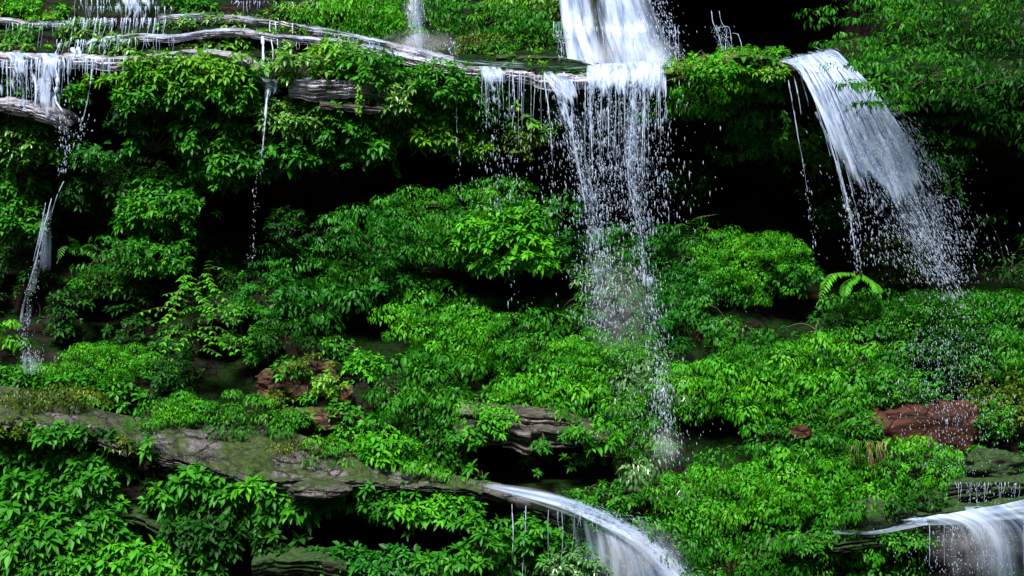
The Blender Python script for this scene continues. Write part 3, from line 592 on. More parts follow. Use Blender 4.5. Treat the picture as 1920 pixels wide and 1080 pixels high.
SHRUBS = '''
1285 122 34 10 l y 0.0|yellow-green tuft on the left end of the brown rock shelf
1325 112 26 9 l b -.05|bright tuft on the brown rock shelf left of the moss cushion
1420 108 30 10 l g -.05|green tuft on the brown rock shelf right of the moss cushion
1345 132 40 12 l b -.15|bright leaves folded over the brown rock shelf's front edge
1450 134 30 12 l y -.15|yellow-green leaves folded over the right part of the brown shelf
65 20 52 20 l b|small bright bush on the topmost wet ledge at the left edge
45 66 42 16 l g|low bush squeezed under the topmost left ledge
25 92 32 12 l p|pale low bush just above the left cascade's ledge
145 64 26 22 r p|little rounded bush in the middle of the upper left cascade
225 86 44 17 r p|pale bush between the two wet ledges right of the cascade
352 10 34 14 r g|dark green bush cut by the top edge, right of the cascade
415 42 80 13 l p|pale narrow hedge between the first and second wet ledges
335 50 32 12 l p|small pale tuft at the left end of the ledge hedge
430 84 52 16 r y|yellow-green bush under the second ledge above the arching ledge
560 24 46 16 l y|yellow-green bush on top of the cliff left of the bright grassy hump
612 18 36 22 r p|pale bush at the top edge beside the bright grassy hump
672 34 74 36 d b|bright green grassy hump at the top edge left of the thin misty fall
660 72 42 9 l p|flat pale tuft lying between the two wet ledges left of the mist
345 142 120 34 r y|yellow-green crown of the big hanging shrub under the arching ledge
290 172 66 44 r g|left shoulder of the big hanging shrub, dangling over the black hollow
420 180 62 52 r g|right shoulder of the big hanging shrub beside the thin trickle
355 205 70 38 r g|shaded middle tier of the big hanging shrub
146 182 18 24 r g|tiny shrub growing inside the left edge cascade
42 262 48 42 r p|pale drooping shrub right under the rounded slab at the left edge
104 275 26 26 r p|small pale drooping shrub right of the one below the rounded slab
188 278 56 34 l e|fine dark shrub beside the black hollow on the upper left
290 262 64 36 r g|deep green shrub below the left shoulder of the hanging shrub
400 262 62 42 r g|mid green shrub left of the thin trickle, third tier down
442 312 62 46 r g|drooping shrub just left of the lower end of the thin trickle
292 392 88 46 r g|large drooping shrub in front of the black hollows on the left
320 345 70 24 r g|leafy hump just above the large drooping left shrub
205 345 50 26 l k|dim shrub left of the large drooping one
35 334 42 38 r g|shrub at the left edge, second tier under the rounded slab
36 415 46 44 r g|shrub at the left edge, third tier, left of the slanting trickle
20 486 26 34 l k|dim shrub at the left edge below the third tier
150 350 34 40 l k|thin dark bush between the left edge shrubs and the fine dark shrub
560 120 54 30 r p|pale shrub just right of the thin trickle under the second ledge
622 112 52 30 r y|yellow-green shrub under the second ledge left of the lip
690 132 56 30 r g|green shrub under the second ledge where it meets the lip
560 222 62 30 r p|pale drooping shrub under the left end of the striped rock band
640 238 60 38 r g|drooping shrub under the lower striped strip
548 288 54 38 r g|green shrub right of the end of the thin trickle
622 300 50 30 l e|dark fine shrub above the widest black hollow
720 206 42 40 r p|pale drooping shrub at the right end of the striped rock band
752 176 40 30 r p|pale shrub hanging over the right end of the rock band
832 158 58 34 r g|green shrub hanging right under the left end of the lip
800 206 46 30 r g|shrub under the lip, second tier, above the black hollow
690 268 46 34 r g|ragged shrub at the left rim of the central black hollow
830 258 62 30 r y|yellow-green shrub at the lower rim of the lip shrubs
900 196 40 42 r g|shrub behind the left strands of the central falls
880 272 44 26 l y|olive tuft hanging over the hollow beside the left strands
996 214 46 44 r y|yellow-green shrub behind the thin strands of the central falls
985 275 36 30 l o|olive dying tuft behind the thin strands of the central falls
1195 195 52 44 l g|green bush behind the white mass of the central falls
800 18 44 20 m g|bush at the top edge just right of the thin misty fall
900 44 76 30 m g|wide bush on the upper slope left of the big upper fall
985 18 64 20 m y|yellow-green bush at the top edge left of the big upper fall
1012 62 44 30 m g|bush touching the left side of the big upper fall
868 88 56 16 d o|olive moss hump above the lip, beside the mist
930 92 40 14 l g|small leafy tuft on the sill above the lip
1362 152 108 34 m b|bright dome of leaves over the brown rock shelf right of the central falls
1310 190 52 34 m g|left skirt of the bright dome above the black overhang
1400 205 64 30 m g|lower skirt of the bright dome above the black overhang
1372 103 44 9 d b|bright moss cushion on top of the brown rock shelf
1456 100 22 11 l b|tiny bright sprout at the right end of the brown rock shelf
1388 278 46 34 l g|hanging bush below the bright dome, dark hollow on both sides
1482 262 56 24 l y|yellow-green bush crossed by the thin drip beside the right-hand fall
1522 318 54 32 l g|hanging bush against the left edge of the right-hand fall
190 476 66 30 t e|dim feathery bush right of the slanting trickle
290 478 62 34 l g|green bush below the large drooping left shrub
195 528 52 26 l g|bush over the reddish earth bank in the dark left hollow
255 548 36 24 l k|small dark bush at the right end of the reddish earth bank
128 590 44 40 l k|dark bush beside the foot of the slanting trickle
60 540 24 50 l k|narrow dark shrub behind the slanting trickle
8 642 22 34 m b|bright bush cut by the left edge beside the splash
195 690 98 34 d b|bright lime mossy strip sloping right above the slab
130 726 56 26 r g|green shrub just above the left part of the slab
205 742 66 22 r g|drooping shrub between the lime strip and the slab
26 712 34 20 r g|shrub at the left edge right above the slab
335 700 50 40 l k|dark shrub under the feathery compound-leaved plant
340 778 46 24 d b -1.5|bright lime ground bush sitting on the slab
432 774 74 28 d g -1.5|darker fine bush on the slab right of the lime ground bush
455 620 48 52 l g|shrub right of the feathery compound-leaved plant
505 556 60 42 l e|emerald shrub below the widest black hollow
540 640 46 36 m k|rounded dark mossy hump above the rusty rock
545 498 50 26 t e|dim feathery bush at the lower rim of the widest black hollow
605 556 62 52 m e|emerald shrub left of the central green hill of leaves
618 448 38 34 t g|thin stemmed sapling bush at the right rim of the widest black hollow
640 655 44 22 l g|small bush above the pale pinkish stone
676 690 42 24 r b|bright small bush right of the rusty rock
590 684 34 14 l o -0.5|olive tuft growing on the rusty rock
520 748 24 13 l o -0.6|olive tuft over the lower left of the rusty rock
545 690 30 16 l g -0.4|small green tuft over the top of the rusty rock
612 722 26 20 l y -0.75|yellow-green tuft between the rusty rock and the pinkish stone
578 742 14 10 l g -0.65|small sprig in the middle of the rusty rock
548 782 32 18 l g -1.2|sparse green bush over the brown block above the slab
655 800 50 36 l g|bush right of the brown block above the slab
668 848 72 22 m b -1.9|bright low bush lying on the slab's back edge
720 840 40 30 r b -1.9|bright drooping bush on the slab right of the low one
880 388 116 40 m g|wide crown on top of the central green hill of leaves
770 412 62 36 m g|left shoulder of the wide central crown
985 385 60 34 m e|right shoulder of the wide central crown beside the falls
945 458 92 58 r b|bright green drooping shrub hanging over the central lower hollow
845 450 60 44 m g|shrub left of the bright drooping one
700 450 70 46 m e|emerald mound on the left flank of the central hill
660 508 58 40 m g|green mound lower on the left flank of the central hill
730 530 62 48 r e|loose emerald shrub left of the central lower hollow
1050 440 44 50 l e|dim shrub at the left side of the falling drops
820 566 56 36 m g|rounded shrub at the left end of the central lower hollow
790 632 92 56 m b|bright lime shrub in the middle of the picture, left half
880 640 92 54 m b|bright lime shrub in the middle of the picture, right half
970 610 50 36 l k|dark bush under the central lower hollow
1040 578 60 44 m g|green bush left of the falling drops, below the hollow
1010 660 64 40 m g|green bush between the bright middle shrub and the lime dome
960 700 60 40 m b|bright bush above the grey rock steps
1140 688 84 54 d b|bright lime dome of fine leaves in front of the falling drops
1180 452 60 44 m e|emerald shrub seen through the falling drops, upper one
1145 540 66 56 l w|pale misted shrub soaked by the falling drops
1255 500 56 48 m e|emerald shrub right of the falling drops, upper one
1235 585 60 44 m e|emerald shrub right of the misted shrub
1310 430 40 40 t g|arching bush at the left rim of the big black overhang
815 726 92 64 m g|green leafy curtain hanging below the bright middle shrub
800 800 78 50 m g|lower end of the leafy curtain beside the grey rock steps
742 856 36 26 r b|small bright shrub where the leafy curtain meets the slab
912 752 46 26 r b|bright tuft on the upper grey rock step
935 792 26 20 r b -2.1|little bright shrub on the banded grey rock
1040 742 76 40 m b|bright lime mound above the right part of the grey rock
1120 766 84 44 m b|bright lime mound under the lime dome
1200 740 70 48 m w|misted lime shrub where the falling drops land
1290 742 76 44 m b|bright mound right of the landing drops
1080 812 22 14 r g -2.2|tiny shrub stuck to the banded grey rock
900 888 40 16 r g|shrub tuft at the dark end of the slab
1005 870 26 14 l g|small tuft in the black undercut, middle one
1015 834 14 10 l g -2.3|tiny sprig on the face of the banded grey rock
1090 866 26 12 l g|small tuft in the black undercut, right one
880 820 24 16 r g -2.15|tuft hanging over the left end of the banded grey rock
1128 822 26 20 r b -2.15|bright tuft over the right end of the banded grey rock
860 866 22 12 l g|small tuft in the black undercut, left one
1180 828 54 40 m g|green shrub at the right end of the grey rock steps
1400 500 86 54 d b|bright round dome bush under the big black overhang
1310 552 66 40 m e|emerald bush left below the round dome bush
1480 520 60 30 l e|low emerald bush right of the round dome bush
1375 606 70 40 m g|green bush straight below the round dome bush
1290 640 56 44 m e|dim bush right of the landing path of the drops
1675 500 56 46 l o|brownish wet bush at the foot of the right-hand fall
1640 590 80 34 m g|long low bush right of the fern frond, under it
1540 610 60 30 l k|dark bush just under the fern frond
1520 690 108 46 m b|bright wide mound below the dark bush on the right
1400 690 76 46 m g|green mound left of the bright wide mound
1620 672 76 40 m g|green mound right of the bright wide mound
1745 590 100 38 d g|smooth green bank where the right-hand fall lands
1868 600 66 38 d g|smooth green bank at the right edge, level with the landing
1780 668 90 48 l k|dark dripping shrub behind the right spray
1870 680 60 50 m g|green shrub at the right edge above the reddish face
1700 724 66 26 l g -1.3|shrub hanging over the top of the reddish rock face
1370 748 84 44 m b|bright mound in the lower middle right of the landing drops
1450 740 80 44 m b|bright lime mound farther right in the lower middle
1560 756 84 36 m g|green mound left of the reddish rock face
1465 838 74 30 m g|green shrub between the lower hollow and the grass tuft
1550 850 60 34 m g|drooping green shrub left of the grass tuft
1730 884 80 44 m b|bright shrub under the reddish rock face
1870 758 60 44 l o|wet olive shrub at the right edge beside the reddish face
1852 848 28 14 m b|little bright bush on the dark round wet rock
1345 925 120 52 m b|big bright lime shrub low on the right, left part
1470 918 110 48 m b|big bright lime shrub low on the right, middle part
1580 930 90 38 m b|big bright lime shrub low on the right, right part
1290 985 70 40 m g|green shrub beside the lower end of the arched fall
1390 990 96 34 m b|lime skirt of the big low shrub on the right
1370 1056 90 34 m g|shrub at the bottom edge right of the arched fall
1480 1062 60 26 m g|shrub at the bottom edge under the left end of the mossy rim
1560 1044 76 30 m b|bright shrub hanging from the mossy rim
1660 1046 66 34 m g|shrub between the mossy rim and the bottom right fall
1245 905 60 40 m w|misted shrub above the arched fall
1140 936 56 26 l g|leafy fringe over the start of the arched fall
28 802 40 16 l o -2.4|olive tuft on the slab's edge at the left border
105 812 46 16 r g -2.45|leafy fringe over the slab's edge, leftmost but one
180 822 34 16 r k -2.4|dark leafy fringe over the slab's edge above the left hollow
232 832 26 14 l o -2.4|olive tuft on the slab's broken edge
120 752 60 12 d o -1.7|olive moss pad on the upper left part of the slab
40 758 50 14 d o -1.8|olive moss pad on the slab right at the left border
250 800 44 10 d g -1.75|green moss pad on the slab below the drooping shrub
500 814 44 10 d g -1.6|green moss pad on the middle of the slab
370 896 34 16 R g -2.5|leaves reaching up over the slab's front edge, left one
470 908 36 14 R b -2.5|leaves reaching up over the slab's front edge, middle one
720 912 34 14 r g -2.5|leaves reaching up over the slab's front edge, right one
560 838 40 10 d o -1.9|olive moss pad on the slab's pale middle
795 886 40 10 d g -2.3|green moss pad on the narrow right part of the slab
1450 1026 40 18 m g -3.4|green shrub hiding the left end of the mossy rim
1510 1014 40 14 l g -3.4|low tuft over the left part of the mossy rim
1580 996 46 14 l g -3.2|low fern-like tuft on the mossy rim
1690 1012 44 14 l g -3.4|low tuft over the mossy rim's right end
1600 962 30 22 m g -3.3|green tuft covering the left of the mossy boulder
1672 948 34 18 l k -3.3|dark tuft on top of the mossy boulder
1742 940 40 18 l k -3.2|dark wet tuft left of the dripping step
1628 796 26 24 l g -1.7|ragged green shrub over the left end of the reddish rock face
1868 790 30 34 l g -1.75|ragged green shrub over the right end of the reddish rock face
1480 800 34 20 l g|tuft beside the small dark red rock
905 770 40 18 m b -1.7|lime cushion on the upper grey step, left end
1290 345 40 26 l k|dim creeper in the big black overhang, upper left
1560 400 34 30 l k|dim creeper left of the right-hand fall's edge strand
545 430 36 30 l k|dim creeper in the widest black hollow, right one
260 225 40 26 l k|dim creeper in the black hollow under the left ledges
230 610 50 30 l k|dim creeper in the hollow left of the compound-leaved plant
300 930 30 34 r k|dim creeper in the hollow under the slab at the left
85 40 30 9 l y|yellow-green tuft on the topmost ledge near the cascade
180 52 26 10 l y|tuft between strands of the upper left cascade
270 80 30 9 l p|pale tuft right below the second ledge's left end
75 92 34 9 l y|yellow-green tuft above the left edge cascade
380 92 36 9 l p|pale tuft on the arching ledge
520 60 34 9 l y|yellow-green tuft between the two ledges beside the trickle
590 62 30 8 l y|yellow-green tuft between the two ledges, next right
700 96 34 9 l g|green tuft between the two ledges near the mist
740 66 36 18 d b|bright grassy foot of the hump beside the mist
100 862 110 52 R g|big drooping shrub under the slab at the left edge, upper tier
60 838 50 24 R p|pale wet leafed crest of the big drooping lower left shrub
165 905 80 52 R g|big drooping shrub under the slab, right flank over the hollow
60 930 80 48 R g|big drooping shrub at the left edge, second tier
160 990 86 46 R g|broad leafed shrub at the lower left above the hollow
50 1015 74 46 R g|broad leafed shrub at the left edge near the bottom
230 1052 110 34 R b|bright broad leafed shrub at the bottom edge, lower left
90 1066 80 26 R g|broad leafed shrub in the bottom left corner
285 836 22 18 r g -2.4|small shrub growing on the slab's broken edge
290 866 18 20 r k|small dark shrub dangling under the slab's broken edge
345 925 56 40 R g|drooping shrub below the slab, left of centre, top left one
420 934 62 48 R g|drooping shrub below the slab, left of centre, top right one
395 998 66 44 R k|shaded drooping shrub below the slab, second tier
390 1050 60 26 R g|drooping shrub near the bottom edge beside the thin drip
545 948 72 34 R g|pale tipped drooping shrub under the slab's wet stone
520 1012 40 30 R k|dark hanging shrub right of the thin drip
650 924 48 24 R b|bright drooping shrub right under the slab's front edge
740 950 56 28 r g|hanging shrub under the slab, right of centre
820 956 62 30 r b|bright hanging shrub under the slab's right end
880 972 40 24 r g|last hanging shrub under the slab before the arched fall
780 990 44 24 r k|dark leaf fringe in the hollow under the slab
650 1056 70 26 R e|bluish green broad leafed shrub at the bottom edge
745 1058 60 24 R e|bluish green shrub at the bottom edge, right of the broad leafed one
840 1050 56 30 r g|shrub at the bottom edge below the hanging fringe
905 1026 44 34 r g|shrub left of the thin drips of the arched fall
1005 1016 56 44 r g|shrub behind the thin drips of the arched fall
960 1066 60 22 r g|shrub at the bottom edge under the thin drips
1075 1062 50 30 l w|wet shrub behind the veil of the arched fall
'''
SH = [l for l in SHRUBS.strip().split('\n')]
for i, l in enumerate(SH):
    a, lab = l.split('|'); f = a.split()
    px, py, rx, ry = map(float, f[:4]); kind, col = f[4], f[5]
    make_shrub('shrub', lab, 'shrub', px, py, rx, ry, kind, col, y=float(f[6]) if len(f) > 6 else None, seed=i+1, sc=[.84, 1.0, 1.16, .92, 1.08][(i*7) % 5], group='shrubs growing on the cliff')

# trees on the right, leaning out over the fall
TREES = '''
1640 60 110 62 t g|leafy tree crown leaning left over the black cave at the top
1775 45 100 66 t g|tree crown at the top right, middle of the three at the top edge
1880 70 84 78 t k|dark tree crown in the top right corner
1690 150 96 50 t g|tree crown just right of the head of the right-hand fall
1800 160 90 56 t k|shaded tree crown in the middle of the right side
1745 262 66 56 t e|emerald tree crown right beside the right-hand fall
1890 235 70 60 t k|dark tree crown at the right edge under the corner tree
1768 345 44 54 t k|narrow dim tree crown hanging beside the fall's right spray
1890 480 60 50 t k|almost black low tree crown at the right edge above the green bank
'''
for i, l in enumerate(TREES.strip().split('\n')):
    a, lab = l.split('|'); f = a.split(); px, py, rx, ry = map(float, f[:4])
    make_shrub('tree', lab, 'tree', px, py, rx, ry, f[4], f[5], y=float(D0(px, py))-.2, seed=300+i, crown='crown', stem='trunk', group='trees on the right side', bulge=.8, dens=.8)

# ---- feathery compound leaves and ferns
def frond(rng, p0, p1, p2, npair, ll, wr, taper):
    """midrib through p0,p1,p2 with paired leaflets -> leaf arrays"""
    q = resample([p0, p1, p2], npair+2); t = norm(np.gradient(q, axis=0))
    B = []; D = []; NN = []; L = []
    for i in range(1, npair+2):
        s = norm(np.cross(t[i], Z)[None])[0]
        up = np.cross(s, t[i])
        u = i/(npair+1); l = ll*(np.sin(pi*min(1, .18+.86*u))**.7 if taper else (1-.25*u))
        for sg in (-1, 1):
            B.append(q[i]); D.append(s*sg*.86+t[i]*.45-Z*.22+rng.normal(0, .06, 3)); NN.append(up+Z*.3+rng.normal(0, .08, 3)); L.append(max(l, .02)*rng.uniform(.9, 1.1))
    B.append(q[-1]); D.append(t[-1]); NN.append(Z); L.append(ll*.5)
    return np.array(B), np.array(D), np.array(NN), np.array(L), wr, q
def frond_plant(name, label, cat, px, py, fr, npair, ll, wr, col, taper=False, y=None, seed=1, part='frond', rib=.006, single=False):
    rng = np.random.default_rng(seed)
    yb = float(D0(px, py)) if y is None else y
    root = empty(name, P(px, py, yb)); tag(root, label, cat)
    foot = np.array(root['_o']); stems = []; acc = []
    for (ax_, ay_, bx, by, cx, cy, dy) in fr:
        a = P(ax_, ay_, yb-.15+dy*.2); b_ = P(bx, by, yb-.3+dy*.6); c = P(cx, cy, yb-.45+dy)
        B, D, NN, L, w_, q = frond(rng, a, b_, c, npair, ll, wr, taper)
        if single:
            acc.append((B, D, NN, L)); stems.append(q); stems.append(resample([foot, (foot+a)/2+np.array([0, -.03, .05]), a], 6)); continue
        V, F, lv = leaves_mesh(B, D, NN, L, L*wr, np.full(len(L), .15), np.clip(rng.normal(.55, .15, len(L)), 0, 1), True)
        fo = mesh_obj(part, V, F, 3, LEAF[col], root, attrs={'lv': lv})
        stems.append(q)
        if np.linalg.norm(a-foot) > .08: stems.append(resample([foot, (foot+a)/2+np.array([0, -.03, .05]), a], 6))
    if single:
        B, D, NN, L = [np.concatenate(z) for z in zip(*acc)]
        V, F, lv = leaves_mesh(B, D, NN, L, L*wr, np.full(len(L), .15), np.clip(rng.normal(.55, .2, len(L)), 0, 1), True)
        mesh_obj('foliage', V, F, 3, LEAF[col], root, attrs={'lv': lv})
    V, F = tubes(stems, [np.linspace(rib*1.6, rib*.6, len(s)) for s in stems], 4)
    mesh_obj('stem', V, F, 4, STEM, root)
rng = np.random.default_rng(77)
fr = []
for k in range(34):
    sd = 1 if k % 2 else -1
    cy_ = 520+140*(k/34.)+rng.normal(0, 5); x0 = 365+rng.normal(0, 9)
    ex = x0+sd*rng.uniform(26, 72)*(.45+.75*min(1, (cy_-505)/90.)); ey = cy_+rng.uniform(-10, 26)
    fr.append((x0, cy_, (x0+ex)/2, min(cy_, ey)-rng.uniform(4, 12), ex, ey, -rng.uniform(.0, .6)))
frond_plant('compound_leaf_plant', 'bright lime plant with feathery compound leaves on the left, in front of black hollows', 'plant', 365, 640, fr, 5, .125, .50, 'b', y=-.25, seed=5, single=True)
frond_plant('fern', 'single arching bright fern frond under the right-hand fall', 'fern', 1612, 512, [(1606, 512, 1560, 516, 1534, 566, -.3), (1612, 514, 1590, 530, 1580, 560, -.1), (1616, 514, 1640, 532, 1650, 552, -.1)], 18, .19, .30, 'b', taper=True, y=.2, seed=8)
frond_plant('seedling', 'lone yellow sprig standing against the black hollow on the left', 'plant', 392, 512, [(392, 510, 398, 500, 412, 502, -.05), (392, 510, 390, 500, 392, 490, -.05)], 2, .11, .5, 'y', y=.2, seed=9)
fr = [(100+0*k, 470, 130+k*14, 455-k*3, 140+k*22, 492-k*6, -.2) for k in range(4)]
frond_plant('fern', 'dim fern fan right of the slanting trickle', 'fern', 140, 476, [(140, 474, 120, 462, 108, 490, -.2), (142, 472, 140, 452, 128, 444, -.2), (145, 474, 165, 458, 190, 470, -.2), (145, 476, 170, 474, 186, 496, -.2)], 12, .12, .24, 'g', taper=True, y=1.0, seed=10)
frond_plant('fern', 'arching fern in the left rim of the big black overhang', 'fern', 1290, 450, [(1290, 448, 1300, 412, 1342, 402, -.2), (1292, 448, 1315, 425, 1340, 432, -.2), (1288, 448, 1280, 420, 1262, 428, -.2)], 12, .13, .24, 'g', taper=True, y=.9, seed=11)
frond_plant('fern', 'small fern above the grass tuft left of the reddish face', 'fern', 1545, 786, [(1545, 786, 1528, 776, 1510, 786, -.2), (1546, 786, 1560, 774, 1575, 784, -.2), (1545, 786, 1545, 772, 1536, 766, -.2)], 10, .10, .24, 'b', taper=True, y=-1.6, seed=12)
# grass tuft: hanging straw blades and green blades
root = empty('grass_tuft', P(1615, 838, -2.15)); tag(root, 'tuft of straw-coloured hanging grass under the reddish rock face', 'grass')
STRAW, nt_, nd, lk = mat_new('straw_blades')
b = N(nd, 'ShaderNodeBsdfPrincipled'); b.inputs['Roughness'].default_value = .6
at = N(nd, 'ShaderNodeAttribute', attribute_name='lv'); r = ramp(nd, [(0, (.10, .05, .02)), (1, (.34, .24, .09))]); lk.new(at.outputs['Fac'], r.inputs[0]); lk.new(r.outputs[0], b.inputs['Base Color'])
o_ = N(nd, 'ShaderNodeOutputMaterial'); lk.new(b.outputs[0], o_.inputs[0])
def blades(n, x0, x1, y0, ylen, mat, name, seed, spread=8):
    rng = np.random.default_rng(seed); paths = []; rr = []; lvv = []
    for k in range(n):
        x = rng.uniform(x0, x1); l = ylen*rng.uniform(.5, 1.1); dx = rng.normal(0, spread)
        yb = -2.2-rng.uniform(0, .25)
        paths.append(resample([P(x, y0+rng.normal(0, 4), yb+.2), P(x+dx*.5, y0-8+rng.normal(0, 3), yb-.1), P(x+dx, y0+l*.5, yb-.25), P(x+dx*1.1, y0+l, yb-.2)], 9)); rr.append(np.linspace(.009, .003, 9)); lvv.append(rng.uniform(0, 1))
    V, F = tubes(paths, rr, 4)
    mesh_obj(name, V, F, 4, mat, root, attrs={'lv': np.repeat(lvv, 36)})
blades(26, 1600, 1665, 838, 44, STRAW, 'straw_blade_tuft', 3)
blades(34, 1595, 1640, 836, 30, LEAF['g'], 'green_blade_tuft', 4, 12)

# ---- loose vines dangling from the tree side and under the slab
def vine(label, pts, y, col, seed, ll=.07):
    rng = np.random.default_rng(seed); q = resample([(*p, 0) for p in pts], 40)
    W = P(q[:, 0], q[:, 1], y)+rng.normal(0, .012, (40, 3))
    root = empty('vine', W[0]); tag(root, label, 'vine')
    V, F = tubes([W], [.007], 4); mesh_obj('stem', V, F, 4, STEM, root)
    idx = rng.integers(1, 40, 90)
    B = W[idx]+rng.normal(0, .025, (90, 3)); D = rng.normal(0, 1, (90, 3))*[1, .6, .3]-Z*.7-np.array([0, .3, 0]); NN = rng.normal(0, .4, (90, 3))+[0, -.7, .6]
    L = ll*rng.uniform(.7, 1.3, 90)
    V, F, lv = leaves_mesh(B, D, NN, L, L*.5, np.full(90, .2), np.clip(rng.normal(.5, .2, 90), 0, 1), False)
    mesh_obj('foliage', V, F, 3, LEAF[col], root, attrs={'lv': lv})
vine('thin leafy vine dangling in the dark right of the right-hand fall', [(1770, 230), (1776, 270), (1768, 310), (1778, 360)], .2, 'g', 1)
vine('leafy vine hanging beside the emerald tree crown at the right', [(1800, 300), (1796, 340), (1805, 380)], .2, 'g', 2)
vine('leafy vine hanging from the lower left hollow into the drip', [(480, 900), (486, 940), (480, 990), (484, 1040)], -3.0, 'g', 3)
vine('leafy vine at the left rim of the central black hollow', [(745, 250), (738, 290), (748, 330)], .9, 'g', 4)
vine('leafy vine hanging from the striped rock band', [(672, 160), (676, 185), (670, 212)], .0, 'y', 5)
vine('leafy vine over the dark flank under the right-hand fall top', [(1468, 205), (1476, 232), (1470, 262)], .3, 'g', 6)

# ---- undergrowth: ground cover that nobody could count
rng = np.random.default_rng(5)
n = 25000
px = rng.uniform(-420, 2340, n); py = rng.uniform(-60, 1140, n)
rc = recess(px, py); dd = DR(px, py)
e = 4.0
gxn = (DR(px+e, py)-DR(px-e, py))/(2*e*.01); gyn = (DR(px, py+e)-DR(px, py-e))/(2*e*.01)
ok = (rc < .42+.6*rng.random(n)**2) & (fbm(px/110, py/80, 61, 3) > np.where((px > 1250) & (py > 620), -.06, .03)) 
# bare rock and the falls stay free of it
bare = ((px > 480) & (px < 700) & (py > 660) & (py < 800)) | ((px > 1640) & (px < 1880) & (py > 750) & (py < 860)) | ((px > 1040) & (px < 1280) & (py < 130)) \
     | ((px < 330) & (py < 235) & (fbm(px/60, py/30, 4, 2) > .12)) | ((px > 860) & (px < 1150) & (py > 780) & (py < 870)) | ((px > 1560) & (px < 1830) & (py > 100) & (py < 560) & (px-1560 < (py-100)*.6)) \
     | ((px > 1250) & (px < 1560) & (py < 105)) | ((px > 1690) & (py > 930)) | ((px > 180) & (px < 330) & (py > 860) & (py < 1000))
ok &= ~hollow(px, py) | (rng.random(n) < .07)
ok &= ~bare | (rng.random(n) < .06)
px, py, dd, gxn, gyn = px[ok], py[ok], dd[ok], gxn[ok], gyn[ok]
C = P(px, py, dd-.05)
A = norm(np.stack([gxn*.4, -np.ones(len(px)), -gyn*.4+.9], -1))
kd = dict(L=.092, w=.43, rc=.15, k=13, droop=.3, big=False, mode='ros')
V, F, lv = clump_leaves(rng, C, A, kd)
sel = rng.random(len(px)) < .6
nl = 13
def part_of(mask, col, name, label):
    m = np.repeat(mask, nl); k = 5
    vm = np.repeat(m, k)
    fi = np.repeat(m, 4)
    remap = np.cumsum(vm)-1
    o = mesh_obj(name, V[vm], remap[F[fi]], 3, LEAF[col], attrs={'lv': lv[vm]})
    tag(o, label, 'undergrowth', kind='stuff')
part_of(sel, 'k', 'undergrowth', 'deep green undergrowth matting the cliff between the shrubs')
top = (py < 125) & (px < 1040)
part_of(~sel & ~top, 'g', 'ground_cover', 'mid green creeping ground cover on the cliff')
part_of(~sel & top, 'y', 'ground_cover', 'yellow-green low ground cover between the wet ledges at the cliff top')
print('leaf tris', NLEAF[0])
# ------------------------------------------------------------------ water
OCT = np.array([[1, 0, 0], [-1, 0, 0], [0, 1, 0], [0, -1, 0], [0, 0, 1], [0, 0, -1]], float)
OF = np.array([[0, 2, 4], [2, 1, 4], [1, 3, 4], [3, 0, 4], [2, 0, 5], [1, 2, 5], [3, 1, 5], [0, 3, 5]])
def drops_mesh(pos, r, stretch, axis=None, rng=None):
    n = len(pos)
    s = np.stack([r, r, r*stretch], -1)
    V = OCT[None]*s[:, None]
    V = V*rng.uniform(.7, 1.3, (n, 6, 1))
    if axis is not None:                      # shear the drop along its path
        V[..., 0] += V[..., 2]*axis[:, None]
    V = V+pos[:, None]
    F = (OF[None]+(np.arange(n)*6)[:, None, None])
    return V.reshape(-1, 3), F.reshape(-1, 3)
def lanes(root, lst, seed, name='spray', rmin=.005, rmax=.015, st=(1.2, 4.5), mat=None, dens=1.0):
    """drops scattered about falling paths: (points(px,py,y), sigma at start, sigma at end, number)"""
    rng = np.random.default_rng(seed); PP = []; R = []; AX = []
    for pts, s0, s1, n in lst:
        n = int(n*dens)
        q = resample(pts, 80)
        t = rng.random(n); 
        # water falls in bunches
        b = vnoise(t*26, np.full(n, seed*3.3), seed); keep = rng.random(n) < .25+.95*b
        t = t[keep]; n = len(t)
        x = np.interp(t, np.linspace(0, 1, 80), q[:, 0]); y = np.interp(t, np.linspace(0, 1, 80), q[:, 1]); d = np.interp(t, np.linspace(0, 1, 80), q[:, 2])
        sg = s0+(s1-s0)*t
        g = rng.normal(0, 1, n)*np.where(rng.random(n) < .2, 1.7, .8)
        PP.append(P(x+g*sg, y+rng.normal(0, 3, n), d+rng.normal(0, .12, n)-.02)); R.append(rmin+(rmax-rmin)*rng.random(n)**2.4)
        sl = np.interp(t, np.linspace(0, 1, 80), np.gradient(q[:, 0])/np.maximum(np.abs(np.gradient(q[:, 1])), .3)); AX.append(-sl)
    pos = np.vstack(PP); r = np.concatenate(R); ax_ = np.clip(np.concatenate(AX), -2, 2)
    V, F = drops_mesh(pos, r, st[0]+(st[1]-st[0])*rng.random(len(r))**1.5, ax_, rng)
    o = mesh_obj(name, V, F, 3, mat or W_DROP, root); tag(o, kind='stuff'); return o
def strands(root, lst, seed, name='strand', ragged=.55):
    """each strand of falling water is a mesh of its own: (points, radius at start, at end)"""
    rng = np.random.default_rng(seed)
    for i, (pts, r0, r1) in enumerate(lst):
        q = resample(pts, max(16, int(abs(pts[-1][1]-pts[0][1])/3.5)))
        n = len(q); W = P(q[:, 0]+1.6*fbm(np.arange(n)*.22, np.full(n, i*3.1), seed, 3), q[:, 1], q[:, 2])
        t = np.linspace(0, 1, n)
        r = (r0+(r1-r0)*t)*(1+ragged*2*fbm(np.arange(n)*.35, np.full(n, i*5.7), seed+1, 3))
        r = r*np.where(vnoise(np.arange(n)*.5, np.full(n, i*9.1), seed+3) < .22+.25*t, .35, 1.0)
        r = np.maximum(r, .0018); r[-1] = .001
        V, F = tubes([W], [r], 6)
        mesh_obj(name, V, F, 4, W_STRAND, root)
